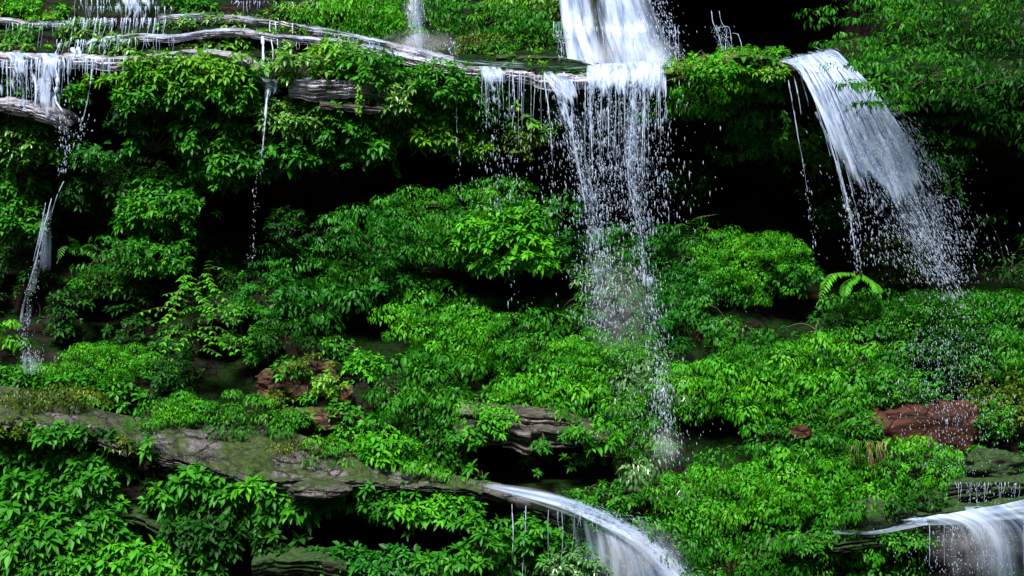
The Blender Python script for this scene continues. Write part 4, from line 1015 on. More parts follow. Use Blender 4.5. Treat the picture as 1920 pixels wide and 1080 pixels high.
def fan(x0, x1, y, top, n, l0, l1, rng, r=(.004, .011), lean=0.0, topf=None):
    out = []
    for k in range(n):
        x = x0+(x1-x0)*(k+rng.uniform(-.6, 1.6))/n
        t = top if topf is None else topf(x)
        l = l0*.5+(l1*1.15-l0*.5)*rng.random()**1.6; rr = r[0]*.6+(r[1]-r[0]*.6)*rng.random()**2
        out.append(([(x, t, y), (x+rng.normal(0, 1)+lean*l*.3, t+l*.35, y-.05), (x+rng.normal(0, 2)+lean*l, t+l, y-.08)], rr, rr*.25))
    return out
def sheet(root, left, right, nv, nu, thick, mat, name='water_sheet', bulge=.06, seed=1, edge=.35, vfade=0):
    """a curtain between a left and a right path (px,py,y); thick: function of (u,v) -> 0..1"""
    a = resample(left, nv); b = resample(right, nv)
    A = P(a[:, 0], a[:, 1], a[:, 2]); B = P(b[:, 0], b[:, 1], b[:, 2])
    u = np.linspace(0, 1, nu)
    V = A[:, None]*(1-u)[None, :, None]+B[:, None]*u[None, :, None]
    vlen = np.r_[0, np.cumsum(np.linalg.norm(np.diff((A+B)/2, axis=0), axis=1))]
    wmax = np.linalg.norm(A-B, axis=1).max()
    UU = np.repeat((u*wmax)[None], nv, 0); VV = np.repeat(vlen[:, None], nu, 1)
    V[..., 1] -= bulge*np.sin(pi*u)[None]+bulge*1.2*fbm(UU*5, VV*.8, seed, 3)
    uu = np.repeat(u[None], nv, 0); vv = np.repeat(np.linspace(0, 1, nv)[:, None], nu, 1)
    th = thick(uu, vv)
    if edge: th = th-edge*(np.exp(-uu/.07)+np.exp(-(1-uu)/.07))+.5*fbm(uu*9, uu*0+seed, seed+5, 3)*np.exp(-vv/.12)
    if vfade: th = th-.7*(np.exp(-vv/vfade*2)+np.exp(-(1-vv)/vfade*2))
    return mesh_obj(name, V.reshape(-1, 3), grid_faces(nv, nu), 4, mat, root, attrs={'wu': UU.ravel()+seed*3.1, 'wv': VV.ravel(), 'thick': th.ravel()})
def wf(label, px, py, y):
    r = empty('waterfall', P(px, py, y)); return tag(r, label, 'waterfall')
gs = lambda x, c, s: np.exp(-((x-c)/s)**2)
R_ = np.random.default_rng(3)

# 1 big upper fall
r = wf('broad smooth white upper fall coming down from the top edge to the lip', 1160, 120, 1.2)
sheet(r, [(1035, -130, 3.0), (1045, -20, 2.6), (1056, 60, 2.2), (1066, 124, 1.5)], [(1200, -130, 3.0), (1222, -20, 2.6), (1248, 60, 2.2), (1274, 126, 1.5)], 60, 90,
      lambda u, v: .30+1.0*gs(u, .13, .13)+1.25*gs(u, .62, .20)-.25*gs(u, .36, .09)-.1*gs(u, .93, .08)+.35*np.clip((v-.75)/.25, 0, 1), W_SOFT, seed=2)
sheet(r, [(1050, -60, 2.3), (1062, 50, 2.0), (1085, 122, 1.3)], [(1195, -60, 2.3), (1225, 50, 2.0), (1240, 124, 1.3)], 50, 60,
      lambda u, v: .05+.7*gs(u, .12, .14)+.9*gs(u, .66, .22), W_SHEET, seed=5)
strands(r, fan(1040, 1085, 1.9, 40, 12, 50, 80, R_)+fan(1100, 1270, 1.7, 50, 26, 45, 75, R_, r=(.003, .009), lean=.05), 4)
lanes(r, [([(1240, 0, 2), (1262, 70, 1.8), (1275, 120, 1.4)], 10, 8, 260), ([(1215, 0, 2), (1245, 120, 1.4)], 14, 14, 200), ([(1048, 60, 1.9), (1056, 120, 1.4)], 5, 7, 120)], 5)
# 2 central falls
r = wf('central falls of white strands breaking into drops below the lip', 1160, 130, .2)
sheet(r, [(1100, 122, .15), (1100, 135, -.1), (1098, 170, -.25), (1096, 215, -.3)], [(1242, 112, .2), (1248, 130, -.02), (1250, 170, -.2), (1256, 235, -.25)], 50, 90,
      lambda u, v: .72-1.0*np.clip((v-.25)/.6, 0, 1)+.25*gs(u, .25, .18)+.25*gs(u, .7, .15)-.3*np.exp(-v/.06)+1.1*np.clip(v*3, 0, 1)*fbm(u*9, v*1.5, 79, 3), W_FOAM, seed=3, edge=.2)
sheet(r, [(1015, 134, .15), (1020, 146, -.1), (1040, 175, -.25), (1058, 225, -.35)], [(1062, 134, .15), (1068, 146, -.1), (1082, 175, -.2), (1090, 235, -.3)], 40, 40,
      lambda u, v: .66-.75*np.clip((v-.4)/.6, 0, 1)-.3*np.exp(-v/.06), W_FOAM, seed=4, edge=.25)
sheet(r, [(898, 124, .3), (902, 140, .08), (908, 175, .0)], [(938, 126, .3), (946, 140, .08), (950, 180, .0)], 30, 30, lambda u, v: .7-.8*np.clip((v-.35)/.65, 0, 1), W_FOAM, seed=6)
st = fan(900, 1000, .05, 134, 20, 30, 120, R_)+fan(1000, 1090, -.1, 142, 18, 40, 110, R_)+fan(1098, 1250, -.2, 150, 36, 60, 170, R_, r=(.005, .016))
st += [([(1020, 145, -.1), (1030, 220, -.25), (1036, 305, -.3)], .013, .006), ([(1050, 160, -.15), (1072, 250, -.3), (1088, 330, -.35), (1100, 400, -.35)], .030, .010), ([(1072, 150, -.1), (1074, 250, -.3), (1084, 330, -.3)], .018, .006),
       ([(1107, 150, -.1), (1108, 240, -.25), (1112, 330, -.3)], .022, .008), ([(1140, 160, -.1), (1141, 260, -.25), (1138, 300, -.3)], .018, .006), ([(1190, 150, -.1), (1184, 240, -.25), (1178, 330, -.3), (1190, 400, -.3)], .026, .010),
       ([(1205, 150, -.1), (1206, 220, -.2), (1204, 300, -.3)], .020, .007), ([(853, 120, .4), (855, 180, .3), (857, 250, .2)], .012, .004), ([(962, 140, 0), (964, 190, -.05), (960, 240, -.1)], .012, .004)]
strands(r, st, 7)
lanes(r, [([(918, 150, 0), (926, 260, -.1), (932, 400, -.1)], 14, 22, 420), ([(955, 170, 0), (962, 300, -.1), (968, 380, -.1)], 14, 20, 260),
          ([(1040, 150, -.1), (1075, 260, -.3), (1102, 380, -.35), (1118, 460, -.4), (1128, 620, -.45)], 9, 22, 2300),
          ([(1030, 200, -.2), (1036, 320, -.3), (1050, 440, -.3)], 10, 20, 320),
          ([(1118, 160, -.2), (1128, 300, -.3), (1122, 420, -.4), (1130, 520, -.5)], 16, 24, 1500),
          ([(1192, 150, -.2), (1184, 300, -.35), (1196, 410, -.4), (1208, 500, -.5), (1222, 600, -.6), (1234, 690, -.7), (1246, 760, -1.2)], 10, 16, 2900),
          ([(1172, 150, -.2), (1178, 300, -.3), (1182, 440, -.4)], 46, 58, 2400), ([(1235, 170, -.15), (1240, 300, -.2), (1250, 420, -.3)], 12, 22, 420),
          ([(1128, 480, -.6), (1140, 560, -.7), (1135, 640, -.9)], 26, 30, 500), ([(1236, 690, -1.3), (1244, 780, -1.9), (1252, 870, -2.3)], 8, 26, 900), ([(1180, 500, -.7), (1200, 650, -1.2), (1215, 820, -2.1)], 60, 60, 520),
          ([(856, 180, .2), (860, 300, .2), (864, 380, .2)], 3, 4, 70), ([(962, 460, 0), (960, 540, 0), (962, 620, -.4)], 9, 12, 60)], 11, rmin=.0035, rmax=.0115, st=(1.5, 8), dens=.85)
sheet(r, [(1205, 395, -.45), (1205, 500, -.65), (1220, 690, -1.1)], [(1228, 395, -.45), (1234, 500, -.65), (1252, 690, -1.1)], 60, 24, lambda u, v: .26-.2*v+.7*(fbm(v*7, u*.2, 8, 2)), W_ROPE, name='falling_clot', seed=9)
ropes = [([(1192, 140, -.2), (1186, 230, -.32), (1182, 310, -.38), (1196, 400, -.42), (1208, 500, -.55), (1224, 600, -.75), (1236, 690, -1.2), (1246, 770, -1.9)], 15, .30), ([(1034, 146, -.15), (1062, 210, -.28), (1080, 270, -.34), (1100, 360, -.38), (1112, 450, -.42), (1126, 560, -.55)], 15, .30), ([(1107, 140, -.2), (1110, 240, -.3), (1120, 330, -.38), (1124, 430, -.42)], 12, .22), ([(1140, 150, -.2), (1142, 240, -.3), (1138, 330, -.38)], 10, .16), ([(1212, 140, -.2), (1212, 240, -.3), (1206, 330, -.38)], 12, .18), ([(925, 140, -.05), (930, 220, -.1), (936, 300, -.12)], 9, .12)]
for k, (pts, hw, th) in enumerate(ropes):
    q = resample(pts, 60); wv_ = hw*(1+1.2*fbm(np.arange(60)*.16, np.full(60, k*4.), 7, 3)); cx_ = q[:, 0]+8*fbm(np.arange(60)*.13, np.full(60, k*9.), 17, 3)
    sheet(r, list(zip(cx_-wv_, q[:, 1], q[:, 2]))[::4], list(zip(cx_+wv_, q[:, 1], q[:, 2]))[::4], 130, 22, lambda u, v: th+.55*fbm(v*14, u*.6+k*3, 23, 3)+.25*np.sin(pi*u)-.38*v, W_ROPE, name='falling_rope', seed=60+k, edge=.3, vfade=.06, bulge=.08)
sheet(r, [(1096, 330, -.42), (1108, 470, -.5), (1112, 620, -.8)], [(1124, 330, -.42), (1142, 470, -.5), (1160, 620, -.8)], 60, 30, lambda u, v: .30+.5*(fbm(v*6, u*.3, 18, 2)), W_SOFT, name='falling_clot', seed=19, vfade=.3)
# thin veils of fine water between the strands
sheet(r, [(1020, 150, -.2), (1060, 280, -.35), (1085, 420, -.4), (1100, 560, -.5)], [(1100, 150, -.2), (1112, 280, -.35), (1140, 420, -.4), (1160, 560, -.5)], 70, 40, lambda u, v: .30+.2*np.sin(pi*u)-.15*v, W_VEIL, name='veil', seed=51, edge=.4, vfade=.15)
sheet(r, [(1105, 170, -.25), (1108, 300, -.35), (1112, 430, -.45)], [(1255, 170, -.25), (1258, 300, -.35), (1262, 430, -.45)], 60, 60, lambda u, v: .26+.28*gs(u, .55, .15)+.22*gs(u, .15, .12)-.1*v, W_VEIL, name='veil', seed=52, edge=.4, vfade=.15)
sheet(r, [(900, 150, 0), (908, 260, -.05), (916, 380, -.1)], [(985, 150, 0), (985, 260, -.05), (980, 380, -.1)], 50, 36, lambda u, v: .10-.1*v, W_VEIL, name='veil', seed=53, edge=.4, vfade=.2)
# 3 right-hand fall
r = wf('right-hand fall arching out to the right in a thick white sheet and drops', 1520, 110, 0)
sheet(r, [(1456, 117, 1.3), (1464, 115, .5), (1490, 128, .1), (1520, 175, -.25), (1556, 260, -.5), (1586, 350, -.6), (1602, 430, -.6)], [(1548, 96, 1.3), (1566, 95, .5), (1586, 112, .15), (1640, 170, -.1), (1700, 260, -.25), (1745, 350, -.3), (1780, 430, -.3)], 110, 90,
      lambda u, v: 1.35-1.0*np.clip((v-.34)/.66, 0, 1)+.35*gs(u-.25*v, .42, .16)-.2*gs(u, .1, .08)+1.1*np.clip(v*3, 0, 1)*fbm(u*8-v*1.2, v*2.4, 77, 3)-1.3*np.clip((v-.68)/.32, 0, 1), W_SHEET, seed=12, edge=.3, bulge=.15)
sheet(r, [(1490, 108, .35), (1520, 140, -.05), (1560, 200, -.35), (1610, 290, -.55)], [(1548, 98, .35), (1575, 125, .0), (1625, 190, -.3), (1690, 290, -.45)], 70, 50,
      lambda u, v: .75-.8*np.clip((v-.3)/.7, 0, 1)+.9*fbm(u*6-v, v*3, 78, 3), W_FOAM, seed=13, edge=.3, bulge=.12)
st = []
for k in range(34):
    a = k/33+R_.normal(0, .01); x0 = 1480+75*a; x1 = 1590+170*a; l = R_.uniform(.45, 1.0); rr = R_.uniform(.006, .016)
    tx = lambda t: x0+(x1-x0)*(t**.72); ty = lambda t: 112-8*a+330*t**1.25
    st.append(([(tx(0), ty(0), .3), (tx(l*.25), ty(l*.25), -.2), (tx(l*.6), ty(l*.6), -.5), (tx(l), ty(l), -.6)], rr, rr*.3))
st += [([(1478, 150, .1), (1492, 230, 0), (1508, 320, 0), (1514, 360, 0)], .010, .004), ([(1530, 210, -.2), (1556, 270, -.4), (1586, 370, -.5), (1604, 470, -.55)], .024, .009), ([(1488, 140, .1), (1497, 180, 0), (1502, 215, 0)], .012, .004), ([(1500, 140, .1), (1512, 180, 0), (1516, 200, 0)], .012, .004)]
strands(r, st, 15)
lanes(r, [([(1470, 116, .3), (1520, 104, .3), (1565, 98, .3)], 5, 5, 420), ([(1600, 200, -.5), (1660, 320, -.6), (1720, 430, -.6), (1770, 530, -.5)], 26, 40, 3600), ([(1640, 180, -.3), (1700, 270, -.4), (1745, 370, -.4), (1790, 480, -.4)], 18, 46, 2600),
          ([(1585, 360, -.55), (1606, 470, -.55), (1612, 510, -.5)], 6, 7, 240), ([(1625, 330, -.5), (1640, 430, -.5), (1650, 500, -.5)], 22, 30, 420), ([(1505, 310, 0), (1520, 400, 0), (1530, 480, 0)], 4, 6, 70),
          ([(1700, 400, -.5), (1750, 480, -.5), (1790, 560, -.5)], 16, 22, 900)], 16, rmin=.0035, rmax=.011, st=(1.5, 7.0), dens=1.0)
lanes(r, [([(1780, 560, -.9), (1790, 720, -1.6), (1800, 890, -2.9)], 55, 66, 1300), ([(1740, 640, -1.1), (1760, 780, -2.2), (1780, 880, -2.9)], 40, 50, 500)], 17, name='drip_spray', rmin=.004, rmax=.009, st=(2.0, 5.0))
# 4 left cascades
sheet(r, [(1560, 250, -.5), (1640, 390, -.6), (1700, 500, -.6), (1730, 570, -.6)], [(1720, 250, -.4), (1780, 390, -.45), (1815, 500, -.5), (1830, 570, -.6)], 70, 60, lambda u, v: .42+.15*np.sin(pi*u)-.25*v, W_VEIL, name='veil', seed=54, edge=.4, vfade=.2)
r = wf('stepped white cascade pouring over the rock at the left edge', 60, 110, .5)
sheet(r, [(-60, 100, .55), (-50, 120, .3), (-40, 190, .1)], [(118, 100, .55), (124, 120, .3), (128, 225, .1)], 40, 90, lambda u, v: .16-.1*v+.46*gs(u, .80, .10)+.3*gs(u, .5, .08)+.3*np.exp(-v/.10)+1.1*fbm(u*11+v, v*4, 80, 3), W_FOAM, seed=14, bulge=.1)
strands(r, fan(0, 130, .2, 112, 34, 30, 100, R_, r=(.006, .02)), 18)
strands(r, [([(100, 108, .4), (108, 150, .15), (104, 185, .1), (118, 210, 0)], .045, .02), ([(62, 140, .2), (68, 165, .1), (66, 205, 0)], .035, .012), ([(172, 130, .5), (166, 180, .4), (155, 225, .4)], .014, .005), ([(218, 150, .6), (216, 200, .6), (210, 228, .6)], .010, .004)], 19)
lanes(r, [([(160, 190, .4), (150, 260, .4), (140, 310, .4)], 8, 10, 120), ([(120, 215, 0), (124, 280, .1), (118, 330, .2)], 8, 10, 140), ([(60, 110, .3), (64, 200, .1)], 40, 44, 300)], 20)
r = wf('upper left cascade of thin strands between the first wet ledges', 240, 30, 2.2)
sheet(r, [(195, -30, 2.6), (205, 0, 2.4), (210, 38, 2.1)], [(300, -30, 2.6), (304, 0, 2.4), (300, 36, 2.1)], 30, 60, lambda u, v: .38+.3*gs(u, .5, .3)-.2*v, W_FOAM, seed=15)
strands(r, fan(130, 310, 1.9, 34, 44, 18, 46, R_, r=(.005, .018), lean=-.15)+fan(110, 240, 1.5, 74, 26, 18, 40, R_, r=(.005, .016), lean=-.25)+fan(140, 210, 2.3, 0, 12, 16, 36, R_), 21)
strands(r, [([(112, 82, 1.2), (106, 96, .9), (102, 108, .7)], .022, .01), ([(135, 92, 1.0), (140, 100, .8), (138, 108, .7)], .05, .03), ([(146, 90, 1.0), (150, 100, .8), (150, 108, .7)], .05, .03)], 22)
strands(r, fan(120, 205, .6, 110, 22, 12, 30, R_, r=(.004, .009)), 23)
strands(r, fan(150, 330, 2.1, 12, 30, 10, 30, R_, r=(.004, .011))+fan(250, 330, 1.5, 70, 14, 14, 34, R_, r=(.003, .008)), 43)
sheet(r, [(120, 42, 1.95), (116, 56, 1.7), (108, 72, 1.4)], [(318, 36, 1.95), (312, 54, 1.7), (300, 70, 1.5)], 24, 110, lambda u, v: .12+.8*fbm(u*10, v*2, 85, 3)-.1*v, W_FOAM, seed=85)
sheet(r, [(96, 74, 1.3), (88, 90, 1.0), (80, 106, .6)], [(300, 74, 1.4), (280, 90, 1.0), (262, 104, .7)], 24, 110, lambda u, v: .08+.8*fbm(u*10, v*2, 86, 3)-.1*v, W_FOAM, seed=86)
sheet(r, [(128, 108, .5), (126, 124, .4), (124, 150, .3)], [(244, 108, .6), (240, 124, .5), (236, 140, .5)], 24, 70, lambda u, v: .10+.8*fbm(u*8, v*2, 87, 3)-.45*v, W_FOAM, seed=87)
r = wf('low row of trickles between the topmost ledge and the left edge cascade', 60, 60, 1.6)
strands(r, fan(10, 130, 1.9, 44, 22, 10, 44, R_, r=(.004, .013), lean=-.1)+fan(20, 240, .5, 108, 54, 14, 46, R_, r=(.004, .013)), 44)
r = wf('row of short drips under the long ledge near the misty fall', 700, 84, 1.4)
strands(r, fan(600, 830, 1.5, 80, 22, 8, 24, R_, r=(.003, .008), topf=lambda x: 60+(x-600)*.2), 45)
r = wf('row of short drips under the second ledge right of the trickle', 600, 86, 1.2)
strands(r, fan(520, 740, 1.25, 86, 22, 8, 26, R_, r=(.003, .008), topf=lambda x: 76+(x-520)*.11), 46)
r = wf('short fringe of drips under the topmost ledge left of the grassy hump', 470, 6, 2.2)
strands(r, fan(436, 500, 2.2, 2, 16, 8, 20, R_, r=(.004, .010))+fan(520, 600, 2.2, 4, 8, 6, 16, R_), 24)
r = wf('thin trickle falling from the second ledge past the hanging shrub', 490, 74, 1.3)
strands(r, [([(492, 70, 1.3), (494, 110, .7), (500, 150, .5), (503, 172, .4)], .030, .022), ([(503, 172, .4), (499, 195, .2), (496, 240, 0), (490, 300, 0)], .026, .006), ([(508, 74, 1.3), (512, 100, .9), (510, 118, .8)], .014, .004), ([(520, 74, 1.3), (522, 96, 1.0)], .010, .004), ([(548, 44, 2.0), (549, 62, 1.8)], .014, .007), ([(516, 40, 2.0), (518, 62, 1.8)], .016, .008), ([(506, 40, 2.0), (506, 60, 1.8)], .012, .008)], 25)
sheet(r, [(490, 146, .6), (494, 172, .3), (496, 200, .2)], [(522, 150, .6), (518, 172, .3), (504, 200, .2)], 24, 16, lambda u, v: .65-.3*v, W_FOAM, seed=16)
lanes(r, [([(500, 100, .7), (506, 160, .5)], 10, 10, 90), ([(496, 200, .1), (490, 300, 0), (480, 360, .3), (472, 500, .6)], 2.5, 5, 130)], 26, rmin=.005, rmax=.011)
r = wf('slanting trickle down the dark rock near the left edge', 95, 372, .9)
strands(r, [([(97, 372, .4), (84, 420, .3), (70, 480, .2), (54, 535, .1)], .010, .004), ([(86, 380, .4), (76, 430, .3), (62, 490, .2)], .006, .003), ([(120, 340, .4), (106, 370, .4), (97, 400, .3)], .008, .003)], 27)
lanes(r, [([(90, 400, .3), (72, 480, .2), (52, 560, 0), (42, 650, -.2)], 5, 7, 420)], 28, rmin=.004, rmax=.009)
sheet(r, [(84, 400, .45), (70, 520, .3)], [(96, 400, .45), (98, 520, .3)], 30, 16, lambda u, v: .42-.1*v, W_SOFT, name='spray_veil', seed=17, vfade=.25)
sheet(r, [(84, 376, .42), (66, 480, .22), (40, 580, .0), (30, 660, -.3)], [(104, 376, .42), (84, 480, .22), (62, 580, .0), (58, 660, -.3)], 70, 18, lambda u, v: .52-.15*v+.5*fbm(v*12, u, 88, 3), W_VEIL, name='veil', seed=88, vfade=.08)
sheet(r, [(40, 655, -.5), (36, 712, -.8)], [(78, 655, -.5), (84, 712, -.8)], 20, 20, lambda u, v: .32-.1*v, W_SOFT, name='splash', seed=18, vfade=.25)
lanes(r, [([(60, 650, -.6), (58, 700, -.8)], 12, 18, 220)], 29, rmin=.004, rmax=.010)
# 7 thin misty
r = wf('thin misty fall at the top edge right of the bright grassy hump', 775, 90, 2)
sheet(r, [(748, -60, 3.2), (752, 40, 2.6), (750, 100, 1.6)], [(798, -60, 3.2), (800, 40, 2.6), (812, 104, 1.6)], 40, 30, lambda u, v: .30+.3*gs(u, .5, .3)-.1*v, W_SOFT, seed=21)
lanes(r, [([(775, -20, 2.8), (776, 50, 2.4), (780, 104, 1.6)], 14, 18, 420), ([(845, 70, 1.4), (850, 112, 1.1)], 5, 8, 60)], 31, rmin=.005, rmax=.012)
# 8 cave trickle
r = wf('short forked trickle in the black cave above the brown shelf', 1350, 20, 3)
strands(r, [([(1334, 20, 2.2), (1338, 45, 2.0), (1346, 60, 1.8), (1354, 95, 1.5)], .006, .003), ([(1348, 20, 2.2), (1353, 42, 2.0), (1362, 58, 1.8), (1360, 95, 1.5)], .006, .003), ([(1340, 54, 1.9), (1358, 50, 1.8), (1368, 54, 1.8), (1373, 92, 1.5)], .006, .003), ([(1384, 64, 1.8), (1389, 80, 1.6), (1391, 96, 1.5)], .005, .003), ([(1374, 62, 1.8), (1384, 64, 1.8)], .004, .003)], 32, ragged=1.1)
lanes(r, [([(1345, 50, 1.9), (1362, 92, 1.6)], 8, 10, 200)], 33, rmin=.004, rmax=.009)
# film of water on the lip
r = wf('white film of water sliding along the pale lip towards the central falls', 950, 125, .4)
for k, (a, b_, s) in enumerate([([(800, 100, 1.3), (900, 116, 1.3), (1000, 122, 1.3), (1100, 122, 1.2), (1250, 112, 1.2)], [(800, 115, .42), (900, 128, .32), (1000, 136, .22), (1100, 134, .18), (1250, 126, .28)], 41)]):
    aa = resample(a, 90); bb = resample(b_, 90)
    q = [P(aa[:, 0]*(1-t)+bb[:, 0]*t, aa[:, 1]*(1-t)+bb[:, 1]*t, aa[:, 2]*(1-t)+bb[:, 2]*t)+[0, 0, .05] for t in np.linspace(0, 1, 12)]
    V = np.stack(q, 1); uu = np.repeat(np.linspace(0, 4.5, 90)[:, None], 12, 1); vv = np.repeat(np.linspace(0, 1, 12)[None], 90, 0)
    mesh_obj('water_film', V.reshape(-1, 3), grid_faces(90, 12), 4, W_FOAM, r, attrs={'wu': vv.ravel()*.9, 'wv': uu.ravel()*.7, 'thick': (.34+0*uu-.9*(np.abs(vv-.5) > .47)).ravel()})
def film(label, line, y, dy=.12, th=.42, seed=1):
    r = wf(label, line[0][0], line[0][1], y if np.isscalar(y) else y[0]); r.name = 'water_film'; tag(r, label, 'water film')
    yy = np.broadcast_to(np.asarray(y, float), (len(line),))
    q = resample([(p[0], p[1], t) for p, t in zip(line, yy)], 110)
    F = P(q[:, 0], q[:, 1], q[:, 2])
    rows = [F+[0, .45, .09], F+[0, .2, .055], F+[0, .02, .035], F+[0, -dy, .01], F+[0, -dy-.03, -.05], F+[0, -dy-.02, -.10]]
    V = np.stack(rows, 1)+np.random.default_rng(seed).normal(0, .006, (110, 6, 3))
    L = np.r_[0, np.cumsum(np.linalg.norm(np.diff(F, axis=0), axis=1))]
    uu = np.repeat(L[:, None], 6, 1); vv = np.repeat(np.linspace(0, .35, 6)[None], 110, 0)
    tt = th+.35*fbm(uu*1.2, vv*2, seed, 3)-np.repeat(np.array([.35, .1, 0, 0, .05, .35])[None], 110, 0)
    mesh_obj('sheet', V.reshape(-1, 3), grid_faces(110, 6), 4, W_FOAM, r, attrs={'wu': vv.ravel()+seed, 'wv': uu.ravel()*.6, 'thick': tt.ravel()})
film('thin white water film on the long ledge running down to the misty fall', [(300, 30), (390, 28), (480, 34), (560, 48), (640, 62), (700, 76), (770, 92), (850, 112)], [2.2, 2.2, 2.1, 2.0, 1.9, 1.7, 1.5, 1.2], seed=2)
film('thin white water film on the second ledge from the cascade to the lip', [(195, 72), (260, 66), (330, 68), (400, 57), (450, 56), (510, 66), (580, 72), (640, 80), (710, 92), (770, 106), (840, 120)], [1.7, 1.6, 1.6, 1.5, 1.5, 1.4, 1.4, 1.3, 1.2, 1.0, .9], th=.46, seed=3)
film('thin white water film on the topmost ledge at the left edge', [(-100, 30), (0, 36), (60, 42), (140, 42), (210, 38)], 2.2, th=.4, seed=4)
film('thin white water film on the ledge arching over the hanging shrub', [(230, 110), (290, 102), (360, 98), (430, 105), (470, 122), (492, 150)], [.6, .5, .4, .35, .4, .5], th=.15, seed=5)
# 9 arched fall at the bottom
r = wf('arched fall sliding off the slab end at the bottom centre, blurred white', 1060, 930, -2.8)
sheet(r, [(890, 905, -2.72), (960, 908, -2.75), (1060, 924, -2.85), (1150, 958, -2.95), (1236, 1000, -3.05), (1312, 1072, -3.2), (1350, 1150, -3.3)], [(905, 914, -2.85), (960, 932, -2.95), (1050, 964, -3.05), (1120, 1000, -3.15), (1180, 1046, -3.3), (1220, 1100, -3.45), (1240, 1170, -3.5)], 110, 60,
      lambda u, v: .05+.95*gs(u, .42, .28)*np.clip(v/.08+.15, 0, 1)+.15*np.clip(v/.4, 0, 1)+.7*fbm(u*5, v*6, 83, 3), W_SOFT, seed=22, edge=.5, bulge=.08)
sheet(r, [(1050, 958, -3.0), (1056, 1020, -3.15), (1060, 1160, -3.3)], [(1250, 1035, -3.1), (1276, 1080, -3.2), (1300, 1170, -3.3)], 60, 90, lambda u, v: .22+.55*np.clip((u-.1)/.5, 0, 1)-.08*v+.4*fbm(u*9, v*2, 84, 3), W_SOFT, name='water_veil', seed=23, edge=.2)
tf = lambda x: 946+(x-980)*.20+max(0, (x-1080))*.10
strands(r, [([(960, 945, -2.9), (962, 1010, -3.0), (958, 1080, -3.0)], .008, .006), ([(986, 948, -2.9), (984, 1010, -3.0), (978, 1090, -3.0)], .009, .007)]+fan(1015, 1220, -3.12, 955, 16, 30, 150, R_, r=(.002, .007), topf=tf), 34)
lanes(r, [([(1060, 940, -3), (1160, 980, -3.1), (1250, 1040, -3.2)], 12, 22, 1300), ([(1180, 965, -3.0), (1260, 1020, -3.1), (1320, 1080, -3.2)], 10, 14, 420), ([(1200, 1040, -3.3), (1240, 1090, -3.4)], 40, 50, 300), ([(985, 960, -3), (980, 1080, -3)], 5, 6, 60)], 35, rmin=.004, rmax=.009)
# 10 bottom right fall
r = wf('wide soft fall spreading at the bottom right corner', 1800, 970, -3.6)
sheet(r, [(1690, 975, -3.6), (1740, 985, -3.75), (1756, 1030, -3.9), (1764, 1160, -4.0)], [(1930, 935, -3.5), (1990, 985, -3.7), (2010, 1030, -3.85), (2020, 1160, -3.95)], 70, 110, lambda u, v: (.26+.40*gs(u, .45, .3)-.18*v+.6*np.exp(-v/.10)+.6*fbm(u*5, v*1.2, 81, 3)), W_SOFT, seed=24, edge=.25)
sheet(r, [(1700, 968, -3.3), (1780, 952, -3.3), (1860, 946, -3.2), (1960, 936, -3.2)], [(1722, 985, -3.7), (1800, 985, -3.72), (1880, 975, -3.7), (1990, 970, -3.7)], 50, 20, lambda u, v: .62+0*u, W_SOFT, name='water_film', seed=25, edge=.3)
strands(r, fan(1750, 1930, -3.8, 985, 8, 40, 120, R_, r=(.002, .006)), 36)
strands(r, fan(1785, 1935, -3.05, 904, 22, 18, 44, R_, r=(.002, .007)), 37, name='drip')
lanes(r, [([(1800, 985, -3.9), (1810, 1080, -4)], 50, 60, 500), ([(1850, 905, -3.1), (1850, 950, -3.2)], 50, 50, 220)], 38, rmin=.004, rmax=.009)
sheet(r, [(1560, 992, -3.35), (1640, 990, -3.35), (1700, 972, -3.3), (1730, 962, -3.3)], [(1562, 1002, -3.62), (1640, 1002, -3.62), (1700, 992, -3.65), (1740, 984, -3.68)], 50, 12, lambda u, v: .40+.3*v, W_SOFT, name='rill', seed=26, edge=.3)

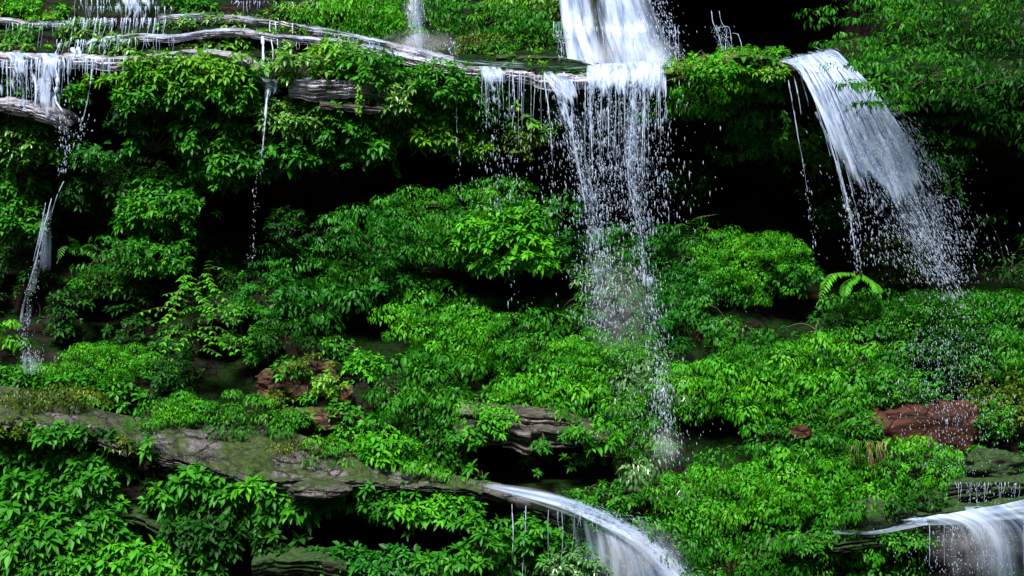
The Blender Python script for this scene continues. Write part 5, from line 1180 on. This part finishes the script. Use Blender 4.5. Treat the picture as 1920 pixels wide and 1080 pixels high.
# ------------------------------------------------------------------ mist at the feet of the falls
def mist(label, px, py, rx, rz, y, dens, depth=.35):
    m, nt_, nd, lk = mat_new('mist')
    v = N(nd, 'ShaderNodeVolumePrincipled'); v.inputs['Color'].default_value = (.93, .96, 1, 1); v.inputs['Density'].default_value = dens
    ge = N(nd, 'ShaderNodeNewGeometry'); s = (y+DIST)/DIST/100
    c0 = P(px, py, y)
    v1 = N(nd, 'ShaderNodeVectorMath', operation='SUBTRACT'); v1.inputs[1].default_value = c0; lk.new(ge.outputs['Position'], v1.inputs[0])
    v2 = N(nd, 'ShaderNodeVectorMath', operation='DIVIDE'); v2.inputs[1].default_value = (rx*s, depth, rz*s); lk.new(v1.outputs[0], v2.inputs[0])
    v3 = N(nd, 'ShaderNodeVectorMath', operation='LENGTH'); lk.new(v2.outputs[0], v3.inputs[0])
    mr = N(nd, 'ShaderNodeMapRange', interpolation_type='SMOOTHSTEP'); mr.inputs[1].default_value = .95; mr.inputs[2].default_value = .1; mr.inputs[4].default_value = dens*2.4
    lk.new(v3.outputs['Value'], mr.inputs[0])
    nz = N(nd, 'ShaderNodeTexNoise'); nz.inputs['Scale'].default_value = 3.5; nz.inputs['Detail'].default_value = 2; lk.new(ge.outputs['Position'], nz.inputs['Vector'])
    nr_ = N(nd, 'ShaderNodeMapRange'); nr_.inputs[1].default_value = .35; nr_.inputs[2].default_value = .65; lk.new(nz.outputs[0], nr_.inputs[0])
    ml = N(nd, 'ShaderNodeMath', operation='MULTIPLY'); lk.new(mr.outputs[0], ml.inputs[0]); lk.new(nr_.outputs[0], ml.inputs[1]); lk.new(ml.outputs[0], v.inputs['Density'])
    o_ = N(nd, 'ShaderNodeOutputMaterial'); lk.new(v.outputs[0], o_.inputs['Volume'])
    nu, nv = 40, 20
    U, Vv = np.meshgrid(np.linspace(0, 2*pi, nu), np.linspace(-pi/2, pi/2, nv), indexing='ij')
    x = np.cos(Vv)*np.cos(U); yy = np.cos(Vv)*np.sin(U); z = np.sin(Vv)
    f = 1+.3*fbm(x*1.6+px, z*1.6+yy, 3, 3); s = (y+DIST)/DIST/100
    V = np.stack([x*rx*s*f, yy*depth*f, z*rz*s*f], -1)+P(px, py, y)
    o = mesh_obj('mist', V.reshape(-1, 3), grid_faces(nu, nv), 4, m); tag(o, label, 'mist', kind='stuff')
mist('fine pale spray where the central drops hit the shrubs', 1165, 580, 90, 120, -.9, .22, .5)
mist('small burst of spray at the foot of the central falls', 1246, 840, 46, 54, -2.4, .55, .4)
mist('white mist where the thin misty fall meets the wet ledge', 785, 84, 90, 40, 1.6, .9)
mist('bluish mist at the foot of the broad upper fall', 1170, 96, 130, 40, 1.3, .9)
mist('pale spray cloud under the arched fall at the bottom centre', 1200, 1040, 120, 80, -3.4, .5)
mist('pale spray cloud over the bottom right fall', 1840, 1020, 130, 80, -4.1, .5)


for e in EMPTIES:
    if '_o' in e: del e['_o']
